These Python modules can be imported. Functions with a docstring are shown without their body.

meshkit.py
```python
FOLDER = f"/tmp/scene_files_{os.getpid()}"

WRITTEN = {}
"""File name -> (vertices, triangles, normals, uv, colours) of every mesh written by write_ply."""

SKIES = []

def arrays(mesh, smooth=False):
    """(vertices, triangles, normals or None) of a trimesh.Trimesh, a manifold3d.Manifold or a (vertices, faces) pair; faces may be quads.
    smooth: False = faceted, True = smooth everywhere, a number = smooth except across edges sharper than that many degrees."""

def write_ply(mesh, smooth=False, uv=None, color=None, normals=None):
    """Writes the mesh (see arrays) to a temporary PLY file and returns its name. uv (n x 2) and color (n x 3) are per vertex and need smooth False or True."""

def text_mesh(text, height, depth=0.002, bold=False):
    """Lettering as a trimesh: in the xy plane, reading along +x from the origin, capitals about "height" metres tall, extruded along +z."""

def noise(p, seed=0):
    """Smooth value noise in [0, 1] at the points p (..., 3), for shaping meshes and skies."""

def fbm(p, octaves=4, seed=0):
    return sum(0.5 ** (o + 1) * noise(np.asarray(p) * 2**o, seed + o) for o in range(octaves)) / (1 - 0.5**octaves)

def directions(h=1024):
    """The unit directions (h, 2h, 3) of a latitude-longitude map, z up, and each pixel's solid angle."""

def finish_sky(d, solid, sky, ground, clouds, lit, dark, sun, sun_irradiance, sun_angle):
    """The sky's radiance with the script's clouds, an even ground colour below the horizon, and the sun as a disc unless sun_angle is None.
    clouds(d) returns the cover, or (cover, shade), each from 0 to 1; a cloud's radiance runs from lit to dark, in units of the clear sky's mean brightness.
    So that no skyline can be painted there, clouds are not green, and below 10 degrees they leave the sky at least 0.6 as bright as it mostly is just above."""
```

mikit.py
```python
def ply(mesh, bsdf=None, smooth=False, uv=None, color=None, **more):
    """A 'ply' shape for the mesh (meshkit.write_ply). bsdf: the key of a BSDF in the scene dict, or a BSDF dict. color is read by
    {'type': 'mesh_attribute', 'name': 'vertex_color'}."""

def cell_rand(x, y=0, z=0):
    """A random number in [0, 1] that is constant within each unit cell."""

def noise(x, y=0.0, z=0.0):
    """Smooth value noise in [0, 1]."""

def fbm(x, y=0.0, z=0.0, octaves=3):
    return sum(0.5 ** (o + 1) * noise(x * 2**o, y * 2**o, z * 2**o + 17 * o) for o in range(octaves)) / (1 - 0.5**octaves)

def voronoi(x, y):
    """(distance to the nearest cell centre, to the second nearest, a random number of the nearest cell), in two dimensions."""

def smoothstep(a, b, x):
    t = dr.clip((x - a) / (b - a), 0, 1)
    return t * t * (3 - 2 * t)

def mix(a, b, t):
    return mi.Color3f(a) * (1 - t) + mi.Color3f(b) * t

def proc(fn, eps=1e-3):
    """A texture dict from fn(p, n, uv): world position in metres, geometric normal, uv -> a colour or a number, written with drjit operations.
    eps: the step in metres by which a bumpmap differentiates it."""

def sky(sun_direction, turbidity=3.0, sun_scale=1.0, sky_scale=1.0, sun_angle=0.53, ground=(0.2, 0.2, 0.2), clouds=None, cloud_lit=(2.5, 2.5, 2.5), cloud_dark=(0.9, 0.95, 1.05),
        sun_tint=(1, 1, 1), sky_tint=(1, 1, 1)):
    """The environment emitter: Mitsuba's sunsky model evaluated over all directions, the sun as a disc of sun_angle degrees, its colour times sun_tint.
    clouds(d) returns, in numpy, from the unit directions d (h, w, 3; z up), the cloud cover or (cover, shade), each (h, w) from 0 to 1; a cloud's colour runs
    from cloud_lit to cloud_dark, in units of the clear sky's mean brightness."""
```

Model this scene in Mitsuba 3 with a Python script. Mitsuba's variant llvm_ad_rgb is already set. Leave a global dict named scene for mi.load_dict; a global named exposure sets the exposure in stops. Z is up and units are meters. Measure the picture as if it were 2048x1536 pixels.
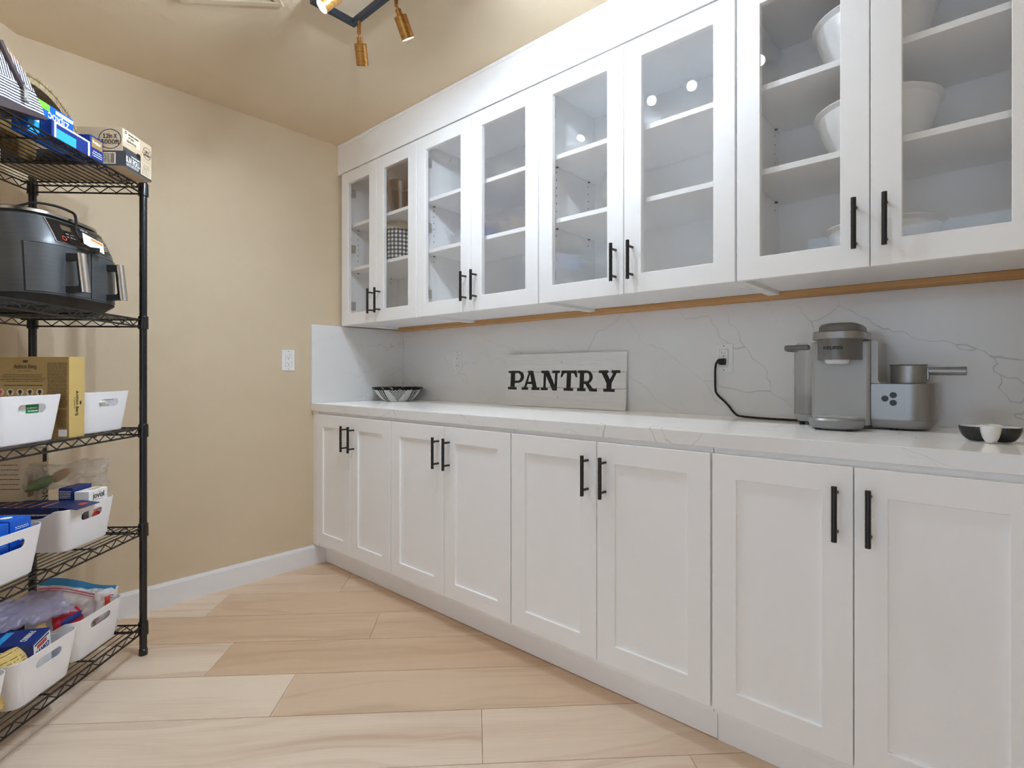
import math, random
import numpy as np
import trimesh, shapely
from shapely.geometry import Polygon, box as sbox, Point, LineString
from shapely import affinity
from scipy.spatial import ConvexHull
import drjit as dr
import mitsuba as mi
import mikit, meshkit
from mikit import proc, noise, fbm, voronoi, cell_rand, smoothstep, mix

random.seed(7)
RNG = np.random.default_rng(7)
T = mi.ScalarTransform4f
scene, labels = {}, {}
exposure = 0.08

# ---------------------------------------------------------------- camera, daylight
# x runs along the cabinets away from the back wall, the cabinet wall is y = 0 (room at y < 0)
CAM = np.array([2.8841, -2.1677, 1.0883])
YAW = 0.8389
LOOK = CAM + [-math.cos(YAW), math.sin(YAW), 0]
scene['camera'] = {'type': 'perspective', 'fov': math.degrees(2 * math.atan(1024 / 1072.1)), 'fov_axis': 'x',
                   'principal_point_offset_x': 5.5 / 2048, 'principal_point_offset_y': 20.25 / 1536,
                   'to_world': T().look_at(origin=CAM.tolist(), target=LOOK.tolist(), up=[0, 0, 1]), 'near_clip': 0.02}
scene['daylight'] = {'type': 'constant', 'radiance': {'type': 'rgb', 'value': [0.95, 1.15, 1.40]}}
LAMP = 1000.0         # radiance of a lamp's face


# ---------------------------------------------------------------- materials
def rgb(c): return {'type': 'rgb', 'value': [float(x) for x in c]}


def srgb(r, g, b):
    return [((v / 255 + 0.055) / 1.055) ** 2.4 if v > 10 else v / 255 / 12.92 for v in (r, g, b)]


def mat(key, color, rough=0.5, metallic=0.0, spec=0.5, **more):
    c = color if isinstance(color, dict) else rgb(color)
    scene[key] = {'type': 'twosided', 'b': {'type': 'principled', 'base_color': c, 'roughness': rough, 'metallic': metallic, 'specular': spec, **more}}
    return key


def bumped(key, fn, scale, eps=1e-3):
    b = scene[key]['b']
    scene[key] = {'type': 'twosided', 'b': {'type': 'bumpmap', 'arbitrary': proc(fn, eps), 'scale': scale, 'b': b}}


def paint_fn(a, b):
    def f(p, n, uv):
        t = fbm(p.x * 5, p.y * 5, p.z * 5, 3)
        return mix(a, b, t)
    return f


mat('m_wall', proc(paint_fn(srgb(208, 190, 163), srgb(214, 197, 170))), 0.85, spec=0.25)
bumped('m_wall', lambda p, n, uv: fbm(p.x * 140, p.y * 140, p.z * 140, 2), 0.0015, 1.0e-3)
mat('m_white', srgb(238, 238, 238), 0.42, spec=0.45)
mat('m_trim', srgb(230, 231, 233), 0.5, spec=0.4)
mat('m_inside', srgb(234, 234, 234), 0.5, spec=0.35)
mat('m_black', srgb(17, 17, 18), 0.38, spec=0.5)
mat('m_wire', srgb(15, 15, 16), 0.28, spec=0.6)
mat('m_blackmatte', srgb(30, 30, 31), 0.6, spec=0.3)
mat('m_batten', proc(lambda p, n, uv: mix(srgb(176, 128, 80), srgb(205, 160, 108), fbm(p.x * 4, p.y * 90, p.z * 90, 3))), 0.7)
mat('m_plastic', srgb(238, 238, 241), 0.42, spec=0.4)
mat('m_outlet', srgb(236, 236, 235), 0.35)
mat('m_slot', srgb(40, 38, 36), 0.6)
mat('m_shadowgap', srgb(120, 104, 84), 0.8)
mat('m_hinge', srgb(176, 174, 171), 0.35, 0.35)
mat('m_steel', srgb(190, 190, 190), 0.22, 1.0)
mat('m_brass', proc(lambda p, n, uv: mix(srgb(150, 102, 48), srgb(190, 142, 80), fbm(p.x * 30, p.y * 30, p.z * 220, 2))), 0.3, 0.9)
mat('m_frame', srgb(48, 54, 62), 0.4, 0.3)


def quartz(p, n, uv):
    u = p.x + 0.85 * p.y
    v = p.z - 0.9 * p.y
    a, b = u * 0.84 + v * -0.54, u * 0.54 + v * 0.84          # veins drift down to the right
    wx = fbm(u * 2.6, v * 2.6, 1.7, 4) - 0.5
    wy = fbm(u * 2.6, v * 2.6, 8.3, 4) - 0.5
    w2 = fbm(u * 26, v * 26, 4.1, 3) - 0.5
    f1, f2, r = voronoi(a * 1.5 + wx * 1.3 + w2 * 0.07 + 3, b * 5.2 + wy * 2.2 + w2 * 0.16)
    line = 1 - smoothstep(0.001, 0.013, f2 - f1)
    keep = smoothstep(0.34, 0.64, fbm(u * 2.1 + 5, v * 2.6, 2.2, 2))
    g1, g2, r2 = voronoi(a * 3.4 + wy * 2.4 + w2 * 0.2 + 9, b * 9.5 + wx * 3.0 + w2 * 0.4)
    fine = (1 - smoothstep(0.001, 0.018, g2 - g1)) * smoothstep(0.46, 0.70, fbm(u * 2.7 + 31, v * 3.1, 6.0, 2))
    t = dr.clip(line * keep * 0.55 + fine * 0.30, 0, 1)
    base = mix(srgb(229, 229, 228), srgb(235, 235, 234), fbm(u * 2, v * 2, 0.3, 2))
    return base * (1 - t) + mi.Color3f(srgb(165, 164, 162)) * t


mat('m_quartz', proc(quartz), 0.12, spec=0.5)

PA = math.radians(45.3)
PU = np.array([math.cos(PA), math.sin(PA)])          # along the planks
PN = np.array([math.sin(PA), -math.cos(PA)])         # across the rows, towards the camera


def planks(p, n, uv):
    t = p.x * float(PU[0]) + p.y * float(PU[1]) + uv.y * 37.0
    s = p.x * float(PN[0]) + p.y * float(PN[1]) + uv.y * 11.0
    wav = fbm(t * 1.3, s * 5, uv.y * 9, 3) - 0.5
    broad = fbm(t * 0.7, s * 11 + wav * 4.0, 3.3, 3)
    ring = fbm(t * 1.6, s * 42 + wav * 16, 7.7, 3)
    pore = noise(t * 9, s * 330 + wav * 30, 1.0)
    knotm = smoothstep(0.72, 0.86, fbm(t * 2.2, s * 7.5, 12.5, 2))
    base = mix(srgb(206, 176, 146), srgb(230, 212, 192), uv.x)
    dark = mi.Color3f(srgb(184, 152, 122))
    k = dr.clip(smoothstep(0.42, 0.78, broad) * 0.42 + smoothstep(0.46, 0.72, ring) * 0.26 + (pore - 0.5) * 0.13 + knotm * 0.3, 0, 0.9)
    return base * (1 - k) + dark * k


mat('m_plank', proc(planks), 0.38, spec=0.4)
mat('m_underfloor', srgb(150, 122, 92), 0.8)
scene['m_pane'] = {'type': 'thindielectric', 'int_ior': 1.5}
scene['m_glass'] = {'type': 'thindielectric', 'int_ior': 1.6}


# ---------------------------------------------------------------- mesh helpers
def cat(*ms):
    ms = [m for m in ms if m is not None]
    return ms[0] if len(ms) == 1 else trimesh.util.concatenate(ms)


def hull(pts):
    pts = np.asarray(pts, float)
    h = ConvexHull(pts)
    m = trimesh.Trimesh(pts, h.simplices, process=False)
    c = pts[h.vertices].mean(0)
    tri = m.triangles
    nrm = np.cross(tri[:, 1] - tri[:, 0], tri[:, 2] - tri[:, 0])
    flip = ((tri.mean(1) - c) * nrm).sum(1) < 0
    f = m.faces.copy()
    f[flip] = f[flip][:, ::-1]
    m = trimesh.Trimesh(pts, f, process=False)
    m.remove_unreferenced_vertices()
    return m


def bx(x0, x1, y0, y1, z0, z1, r=0.0015):
    """A box with chamfered edges."""
    r = min(r, (x1 - x0) / 2.01, (y1 - y0) / 2.01, (z1 - z0) / 2.01)
    pts = []
    for sx in (0, 1):
        for sy in (0, 1):
            for sz in (0, 1):
                c = np.array([(x0, x1)[sx], (y0, y1)[sy], (z0, z1)[sz]])
                d = np.array([1 - 2 * sx, 1 - 2 * sy, 1 - 2 * sz]) * r
                if r <= 1e-6:
                    pts.append(c)
                else:
                    pts += [c + d * [0, 1, 1], c + d * [1, 0, 1], c + d * [1, 1, 0]]
    return hull(pts)


def extr(poly, h, z=0.0):
    gs = getattr(poly, 'geoms', [poly])
    m = cat(*[trimesh.creation.extrude_polygon(g, h, engine='earcut') for g in gs if g.area > 1e-10])
    m.apply_translation([0, 0, z])
    return m


def frame(o, xd, ud):
    """4 x 4 that sends local x to xd, local y to ud, local z to their cross product, the origin to o."""
    xd, ud = np.asarray(xd, float), np.asarray(ud, float)
    m = np.eye(4)
    m[:3, 0], m[:3, 1], m[:3, 2], m[:3, 3] = xd, ud, np.cross(xd, ud), o
    return m


def put(m, M):
    m = m.copy()
    m.apply_transform(M)
    return m


def tube(pts, r, sides=8, closed=False, caps=True):
    p = np.asarray(pts, float)
    n = len(p)
    if closed:
        t = np.roll(p, -1, 0) - np.roll(p, 1, 0)
    else:
        t = np.gradient(p, axis=0)
    t /= np.linalg.norm(t, axis=1, keepdims=True) + 1e-12
    a = np.cross(t[0], [0, 0, 1.0])
    if np.linalg.norm(a) < 0.1:
        a = np.cross(t[0], [1.0, 0, 0])
    a /= np.linalg.norm(a)
    A = []
    for k in range(n):
        a = a - t[k] * (a @ t[k])
        a /= np.linalg.norm(a) + 1e-12
        A.append(a)
    A = np.array(A)
    B = np.cross(t, A)
    ang = np.arange(sides) * 2 * np.pi / sides
    rr = np.broadcast_to(r, (n,))[:, None, None]
    v = p[:, None] + rr * (np.cos(ang)[None, :, None] * A[:, None] + np.sin(ang)[None, :, None] * B[:, None])
    v = v.reshape(-1, 3)
    f = []
    for i in range(n if closed else n - 1):
        i2 = (i + 1) % n
        for j in range(sides):
            j2 = (j + 1) % sides
            f += [[i * sides + j, i * sides + j2, i2 * sides + j2], [i * sides + j, i2 * sides + j2, i2 * sides + j]]
    if caps and not closed:
        v = np.vstack([v, p[:1], p[-1:]])
        c0, c1 = len(v) - 2, len(v) - 1
        for j in range(sides):
            j2 = (j + 1) % sides
            f += [[c0, j2, j], [c1, (n - 1) * sides + j, (n - 1) * sides + j2]]
    return trimesh.Trimesh(v, f, process=False)


def rod(a, b, r, sides=8):
    return tube([a, b], r, sides)


def spline(pts, n=40):
    p = np.asarray(pts, float)
    d = np.r_[0, np.cumsum(np.linalg.norm(np.diff(p, axis=0), axis=1))]
    from scipy.interpolate import PchipInterpolator
    return PchipInterpolator(d, p)(np.linspace(0, d[-1], n))


def lathe(prof, n=40, c=(0, 0, 0)):
    """prof: (radius, z) from the outside bottom round; closed on the axis where the radius is 0."""
    prof = np.asarray(prof, float)
    k = len(prof)
    ang = np.arange(n) * 2 * np.pi / n
    v = np.stack([prof[None, :, 0] * np.cos(ang)[:, None], prof[None, :, 0] * np.sin(ang)[:, None], np.broadcast_to(prof[None, :, 1], (n, k))], -1).reshape(-1, 3)
    f = []
    for i in range(n):
        i2 = (i + 1) % n
        for j in range(k - 1):
            q = [i * k + j, i2 * k + j, i2 * k + j + 1, i * k + j + 1]
            if prof[j, 0] > 1e-9:
                f.append([q[0], q[1], q[2]] if prof[j + 1, 0] > 1e-9 else [q[0], q[1], q[3]])
            if prof[j + 1, 0] > 1e-9:
                f.append([q[0], q[2], q[3]])
    return trimesh.Trimesh(v + np.asarray(c, float), f, process=False)


def loft(rings, cap0=True, cap1=True):
    """rings: k x n x 3, each ring counter-clockwise seen from above, going up."""
    R = np.asarray(rings, float)
    k, n, _ = R.shape
    v = R.reshape(-1, 3)
    f = []
    for i in range(k - 1):
        for j in range(n):
            j2 = (j + 1) % n
            f += [[i * n + j, i * n + j2, (i + 1) * n + j2], [i * n + j, (i + 1) * n + j2, (i + 1) * n + j]]
    if cap0:
        v = np.vstack([v, R[0].mean(0)[None]])
        f += [[len(v) - 1, (j + 1) % n, j] for j in range(n)]
    if cap1:
        v = np.vstack([v, R[-1].mean(0)[None]])
        f += [[len(v) - 1, (k - 1) * n + j, (k - 1) * n + (j + 1) % n] for j in range(n)]
    return trimesh.Trimesh(v, f, process=False)


def rrect(x0, x1, y0, y1, r, seg=6):
    """Counter-clockwise rounded rectangle."""
    out = []
    for cx, cy, a0 in ((x1 - r, y0 + r, -90), (x1 - r, y1 - r, 0), (x0 + r, y1 - r, 90), (x0 + r, y0 + r, 180)):
        for k in range(seg + 1):
            a = math.radians(a0 + 90 * k / seg)
            out.append([cx + r * math.cos(a), cy + r * math.sin(a)])
    return np.array(out)


def rr_solid(levels, seg=6):
    """levels: (z, x0, x1, y0, y1, r) from the bottom up."""
    return loft([np.c_[rrect(x0, x1, y0, y1, r, seg), np.full(4 * (seg + 1), z)] for z, x0, x1, y0, y1, r in levels])


def textm(txt, h, o, xd, ud, depth=0.0006, width=None, bold=False, align='l'):
    m = meshkit.text_mesh(txt, h, depth, bold)
    b = m.bounds
    if width:
        m.apply_scale([width / (b[1, 0] - b[0, 0]), 1, 1])
        b = m.bounds
    if align == 'c':
        m.apply_translation([-(b[0, 0] + b[1, 0]) / 2, 0, 0])
    return put(m, frame(o, xd, ud))


def lines(o, xd, ud, w, h, n, t=0.0012, jag=0.15, depth=0.0003):
    """n printed lines of small text as thin strips on a face: o is the lower left corner."""
    ms = []
    for k in range(n):
        y = h * (k + 0.5) / n
        x0, x1 = RNG.uniform(0, jag) * w, w * (1 - RNG.uniform(0, jag))
        x = x0
        while x < x1 - 0.002:
            e = min(x1, x + RNG.uniform(0.004, 0.014))
            ms.append(bx(x, e, y - t / 2, y + t / 2, 0, depth, 0))
            x = e + 0.0016
    return put(cat(*ms), frame(o, xd, ud))


# ---------------------------------------------------------------- keys, labels
USED = {}


def numbered(name):
    k = USED.get(name, -1) + 1
    USED[name] = k
    return name if k == 0 else f'{name}_{k:03d}'


def thing(name, label, category, group=None, kind=None):
    key = numbered(name)
    labels[key] = {'label': label, 'category': category}
    if group: labels[key]['group'] = group
    if kind: labels[key]['kind'] = kind
    return key


def shape(key, mesh, m, smooth=30, **more):
    scene[key] = mesh if isinstance(mesh, dict) else mikit.ply(mesh, m, smooth=smooth, **more)
    return key


def part(parent, name, mesh, m, smooth=30, label=None, kind=None, **more):
    key = numbered(parent + '__' + name)
    shape(key, mesh, m, smooth, **more)
    if label or kind:
        labels[key] = {}
        if label: labels[key]['label'] = label
        if kind: labels[key]['kind'] = kind
    return key


def single(name, label, category, mesh, m, smooth=30, group=None, kind=None):
    return shape(thing(name, label, category, group, kind), mesh, m, smooth)


def struct(name, mesh, m, label, category, smooth=30):
    labels[name] = {'label': label, 'category': category, 'kind': 'structure'}
    return shape(name, mesh, m, smooth)


def moved(d, M):
    return {**d, 'to_world': T(np.asarray(M, float).tolist())}


def shift(x=0, y=0, z=0):
    M = np.eye(4)
    M[:3, 3] = x, y, z
    return M


X, Y, Z = np.eye(3)

# ---------------------------------------------------------------- room shell
H = 2.44
ROOM = Polygon([(0, 0), (3.0, 0), (3.0, -0.72), (4.1, -0.72), (4.1, -3.2), (1.311, -3.2), (0, -1.889)])


def wall_panel(a, b, z0=0.0, z1=H, t=0.1, holes=()):
    """A wall from a to b (room on the left when walking a to b); holes: (s0, s1, z0, z1) along it."""
    a, b = np.array(a, float), np.array(b, float)
    L = np.linalg.norm(b - a)
    d = (b - a) / L
    poly = sbox(-t * 0.0, z0, L, z1)
    for s0, s1, h0, h1 in holes:
        poly = poly.difference(sbox(s0, h0, s1, h1))
    m = extr(poly, t)
    # local x along, local y up, local z = d x up = to the right of the walk, outside
    return put(m, frame([a[0], a[1], 0], [d[0], d[1], 0], [0, 0, 1]))


struct('wall_right', wall_panel((3.0, 0), (0, 0)), 'm_wall', 'beige wall that the white cabinets and counter stand against', 'wall')
struct('wall_back', wall_panel((0, 0), (0, -1.889)), 'm_wall', 'textured beige wall at the end of the cabinet run', 'wall')
struct('wall_left', wall_panel((0, -1.889), (1.311, -3.2)), 'm_wall', 'short angled beige wall behind the black wire shelves', 'wall')
struct('wall_front', wall_panel((1.311, -3.2), (4.1, -3.2), holes=[(0.55, 2.55, -0.01, 2.1)]), 'm_wall', 'beige wall with the entrance opening, behind the camera', 'wall')
struct('wall_side', wall_panel((4.1, -3.2), (4.1, -0.72)), 'm_wall', 'beige side wall behind the camera', 'wall')
struct('wall_return', cat(wall_panel((4.1, -0.72), (3.0, -0.72)), wall_panel((3.0, -0.72), (3.0, 0))), 'm_wall', 'beige wall return that ends the cabinet run', 'wall')
struct('ceiling', extr(ROOM.buffer(0.1, join_style='mitre'), 0.1, H), 'm_wall', 'textured beige ceiling', 'ceiling')
struct('floor', extr(ROOM.buffer(0.1, join_style='mitre'), 0.05, -0.0605), 'm_underfloor', 'light oak plank floor laid on the diagonal', 'floor')

# planks, laid on the diagonal, every one its own piece
W_PLANK, S_LINE, LEN = 0.2448, 1.342, 1.8
ENDS = {-2: -0.2, -1: -0.733, 0: 0.043, 1: -0.496 + 0.0, 2: -0.172, 3: 0.501, 4: 1.092}   # row -> where a joint falls (rows counted from S_LINE)
TONES = {(-1, -1): 0.75, (-1, 0): 0.15, (0, -1): 0.1, (0, 0): 0.35, (1, -1): 0.85, (1, 0): 0.05, (2, -1): 0.95, (2, 0): 0.25, (3, -1): 0.9, (3, 0): 0.8, (4, -1): 0.85, (4, 0): 0.75, (-2, 0): 0.45}
foot = ROOM.buffer(-0.004, join_style='mitre')
for row in range(-9, 13):
    s1 = S_LINE + row * W_PLANK
    s0 = s1 - W_PLANK
    e = ENDS.get(row, None)
    if e is None:
        e = RNG.uniform(0, LEN)
    k0 = -3
    for k in range(k0, 4):
        t0 = e + k * LEN
        t1 = t0 + LEN
        g = 0.0006
        quad = Polygon([PU * t + PN * s for t, s in ((t0 + g, s0 + g), (t1 - g, s0 + g), (t1 - g, s1 - g), (t0 + g, s1 - g))])
        q = quad.intersection(foot)
        if q.area < 0.002:
            continue
        for geo in getattr(q, 'geoms', [q]):
            if geo.geom_type != 'Polygon' or geo.area < 0.001:
                continue
            geo = shapely.remove_repeated_points(shapely.geometry.polygon.orient(geo), 1e-4)
            inner = geo.buffer(-0.0008, join_style='mitre')
            if inner.geom_type != 'Polygon':
                continue
            n0, n1 = len(geo.exterior.coords), len(inner.exterior.coords)
            top = extr(inner, 0.0006, -0.0006)
            m = cat(extr(geo, 0.0096, -0.0102), top)
            tone = TONES.get((row, k), RNG.uniform(0.1, 0.9))
            uv = np.tile([tone, RNG.uniform(0, 1)], (len(m.vertices), 1))
            part('floor', 'plank', m, 'm_plank', False, uv=uv)


# baseboards
def baseboard(a, b):
    a, b = np.array(a, float), np.array(b, float)
    d = (b - a) / np.linalg.norm(b - a)
    prof = Polygon([(0, 0), (0.014, 0), (0.014, 0.082), (0.012, 0.090), (0.0125, 0.096), (0.008, 0.104), (0.006, 0.110), (0, 0.110)])
    m = extr(prof, np.linalg.norm(b - a))
    inw = np.array([-d[1], d[0], 0])           # room on the left of the walk
    # local x into the room, local y up, local z = x cross y
    M = frame([a[0], a[1], 0], inw, [0, 0, 1])
    if (M[:2, 2] @ d) < 0:
        M[:3, 3] = [b[0], b[1], 0]
    return put(m, M)


struct('baseboard_back', baseboard((0, -0.566), (0, -1.884)), 'm_trim', 'white baseboard along the beige back wall', 'baseboard')
struct('baseboard_left', baseboard((0.004, -1.893), (1.307, -3.196)), 'm_trim', 'white baseboard along the angled wall behind the shelves', 'baseboard')

# ---------------------------------------------------------------- base cabinets
LB = [0.0593, 0.7604, 1.5276, 2.2919, 2.984]
UB = [0.0478, 0.7449, 1.5271, 2.3029, 2.990]
NAMES = ['first from the beige back wall', 'second from the beige back wall', 'below the right end of the wooden word sign', 'under the coffee maker']
YL, YU = -0.649, -0.482
ZB0, ZB1 = 0.138, 0.862
ZU0, ZU1 = 1.371, 2.258


def ring_frame(x0, x1, z0, z1, w, yf, yb, bev=0.0014):
    """A door frame seen from -y: front at yf, back at yb (> yf), stiles w wide."""
    def rect(i, y):
        return [[x0 + i, y, z0 + i], [x1 - i, y, z0 + i], [x1 - i, y, z1 - i], [x0 + i, y, z1 - i]]
    rings = [rect(0, yb), rect(0, yf + bev), rect(bev, yf), rect(w - bev, yf), rect(w, yf + bev), rect(w, yb)]
    v = np.array(rings).reshape(-1, 3)
    f = []
    for i in range(6):
        a, b = i * 4, ((i + 1) % 6) * 4
        for j in range(4):
            j2 = (j + 1) % 4
            f += [[a + j, a + j2, b + j2], [a + j, b + j2, b + j]]
    return trimesh.Trimesh(v, f, process=False)


def handle_mesh():
    """A bar pull standing off a face at y = 0, its middle at the origin, the bar 0.135 m tall."""
    bar = rod([0, -0.0355, -0.067], [0, -0.0355, 0.067], 0.0062, 14)
    posts = [rod([0, 0, s * 0.048], [0, -0.0355, s * 0.048], 0.0042, 10) for s in (-1, 1)]
    return cat(bar, *posts)


HANDLE = mikit.ply(handle_mesh(), 'm_black', smooth=30)
HINGE = mikit.ply(cat(bx(0, 0.012, -0.022, 0.022, -0.022, 0.022, 0.002), bx(0.008, 0.02, -0.03, 0.0, -0.013, 0.013, 0.003)), 'm_hinge', smooth=30)
ORD = ['nearest the beige back wall', 'second from the beige back wall', 'below the right end of the sign', 'below the coffee maker']
for i in range(4):
    c = thing('base_cabinet', f'white shaker base cabinet with two doors, {["at the beige back wall, below the woven bowl", "below the left half of the wooden sign", "below the outlet with the black cord", "below the coffee maker"][i]}', 'cabinet', 'white base cabinets')
    x0, x1 = LB[i], LB[i + 1]
    part(c, 'body', bx(x0 + 0.001, x1 - 0.001, -0.629, -0.03, 0.115, 0.8785, 0.0006), 'm_white')
    mid = (x0 + x1) / 2 if i < 3 else 2.2919 + 0.3456
    for k, (a, b) in enumerate(((x0 + 0.0028, mid - 0.0014), (mid + 0.0014, x1 - 0.0028))):
        d = part(c, 'door', ring_frame(a, b, ZB0, ZB1, 0.067, YL, -0.6305), 'm_white')
        part(d, 'panel', bx(a + 0.064, b - 0.064, -0.6405, -0.632, ZB0 + 0.064, ZB1 - 0.064, 0), 'm_white')
        hx = (b - 0.033) if k == 0 else (a + 0.033)
        part(d, 'handle', moved(HANDLE, shift(hx, YL, 0.750)), None, label='black bar handle')
single('filler_strip', 'narrow white filler strip between the beige wall and the first base cabinet', 'filler strip', bx(0.0, 0.0585, -0.634, -0.60, 0.115, 0.8785, 0.0006), 'm_white')
single('toe_kick', 'long white toe kick board under the three far base cabinets', 'toe kick', bx(0.015, 2.279, -0.567, -0.55, 0.0025, 0.1145, 0.0006), 'm_white')
single('toe_kick', 'short white toe kick board under the base cabinet below the coffee maker', 'toe kick', bx(2.2805, 2.998, -0.5675, -0.55, 0.0005, 0.1145, 0.0006), 'm_white')

# ---------------------------------------------------------------- counter and splash
CT = 0.922
single('countertop', 'white quartz countertop with thin grey veins on the base cabinets', 'countertop', bx(0.0005, 2.9995, -0.652, -0.0005, 0.879, CT, 0.002), 'm_quartz')
single('backsplash', 'grey veined quartz splash slab along the wall behind the sign and coffee maker', 'backsplash', bx(0.0205, 2.9995, -0.02, -0.0005, CT + 0.0003, 1.363, 0.0008), 'm_quartz')
single('backsplash', 'grey veined quartz splash slab on the beige end wall beside the woven bowl', 'backsplash', bx(0.0005, 0.02, -0.654, -0.0005, CT + 0.0003, 1.3695, 0.0008), 'm_quartz')

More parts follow.
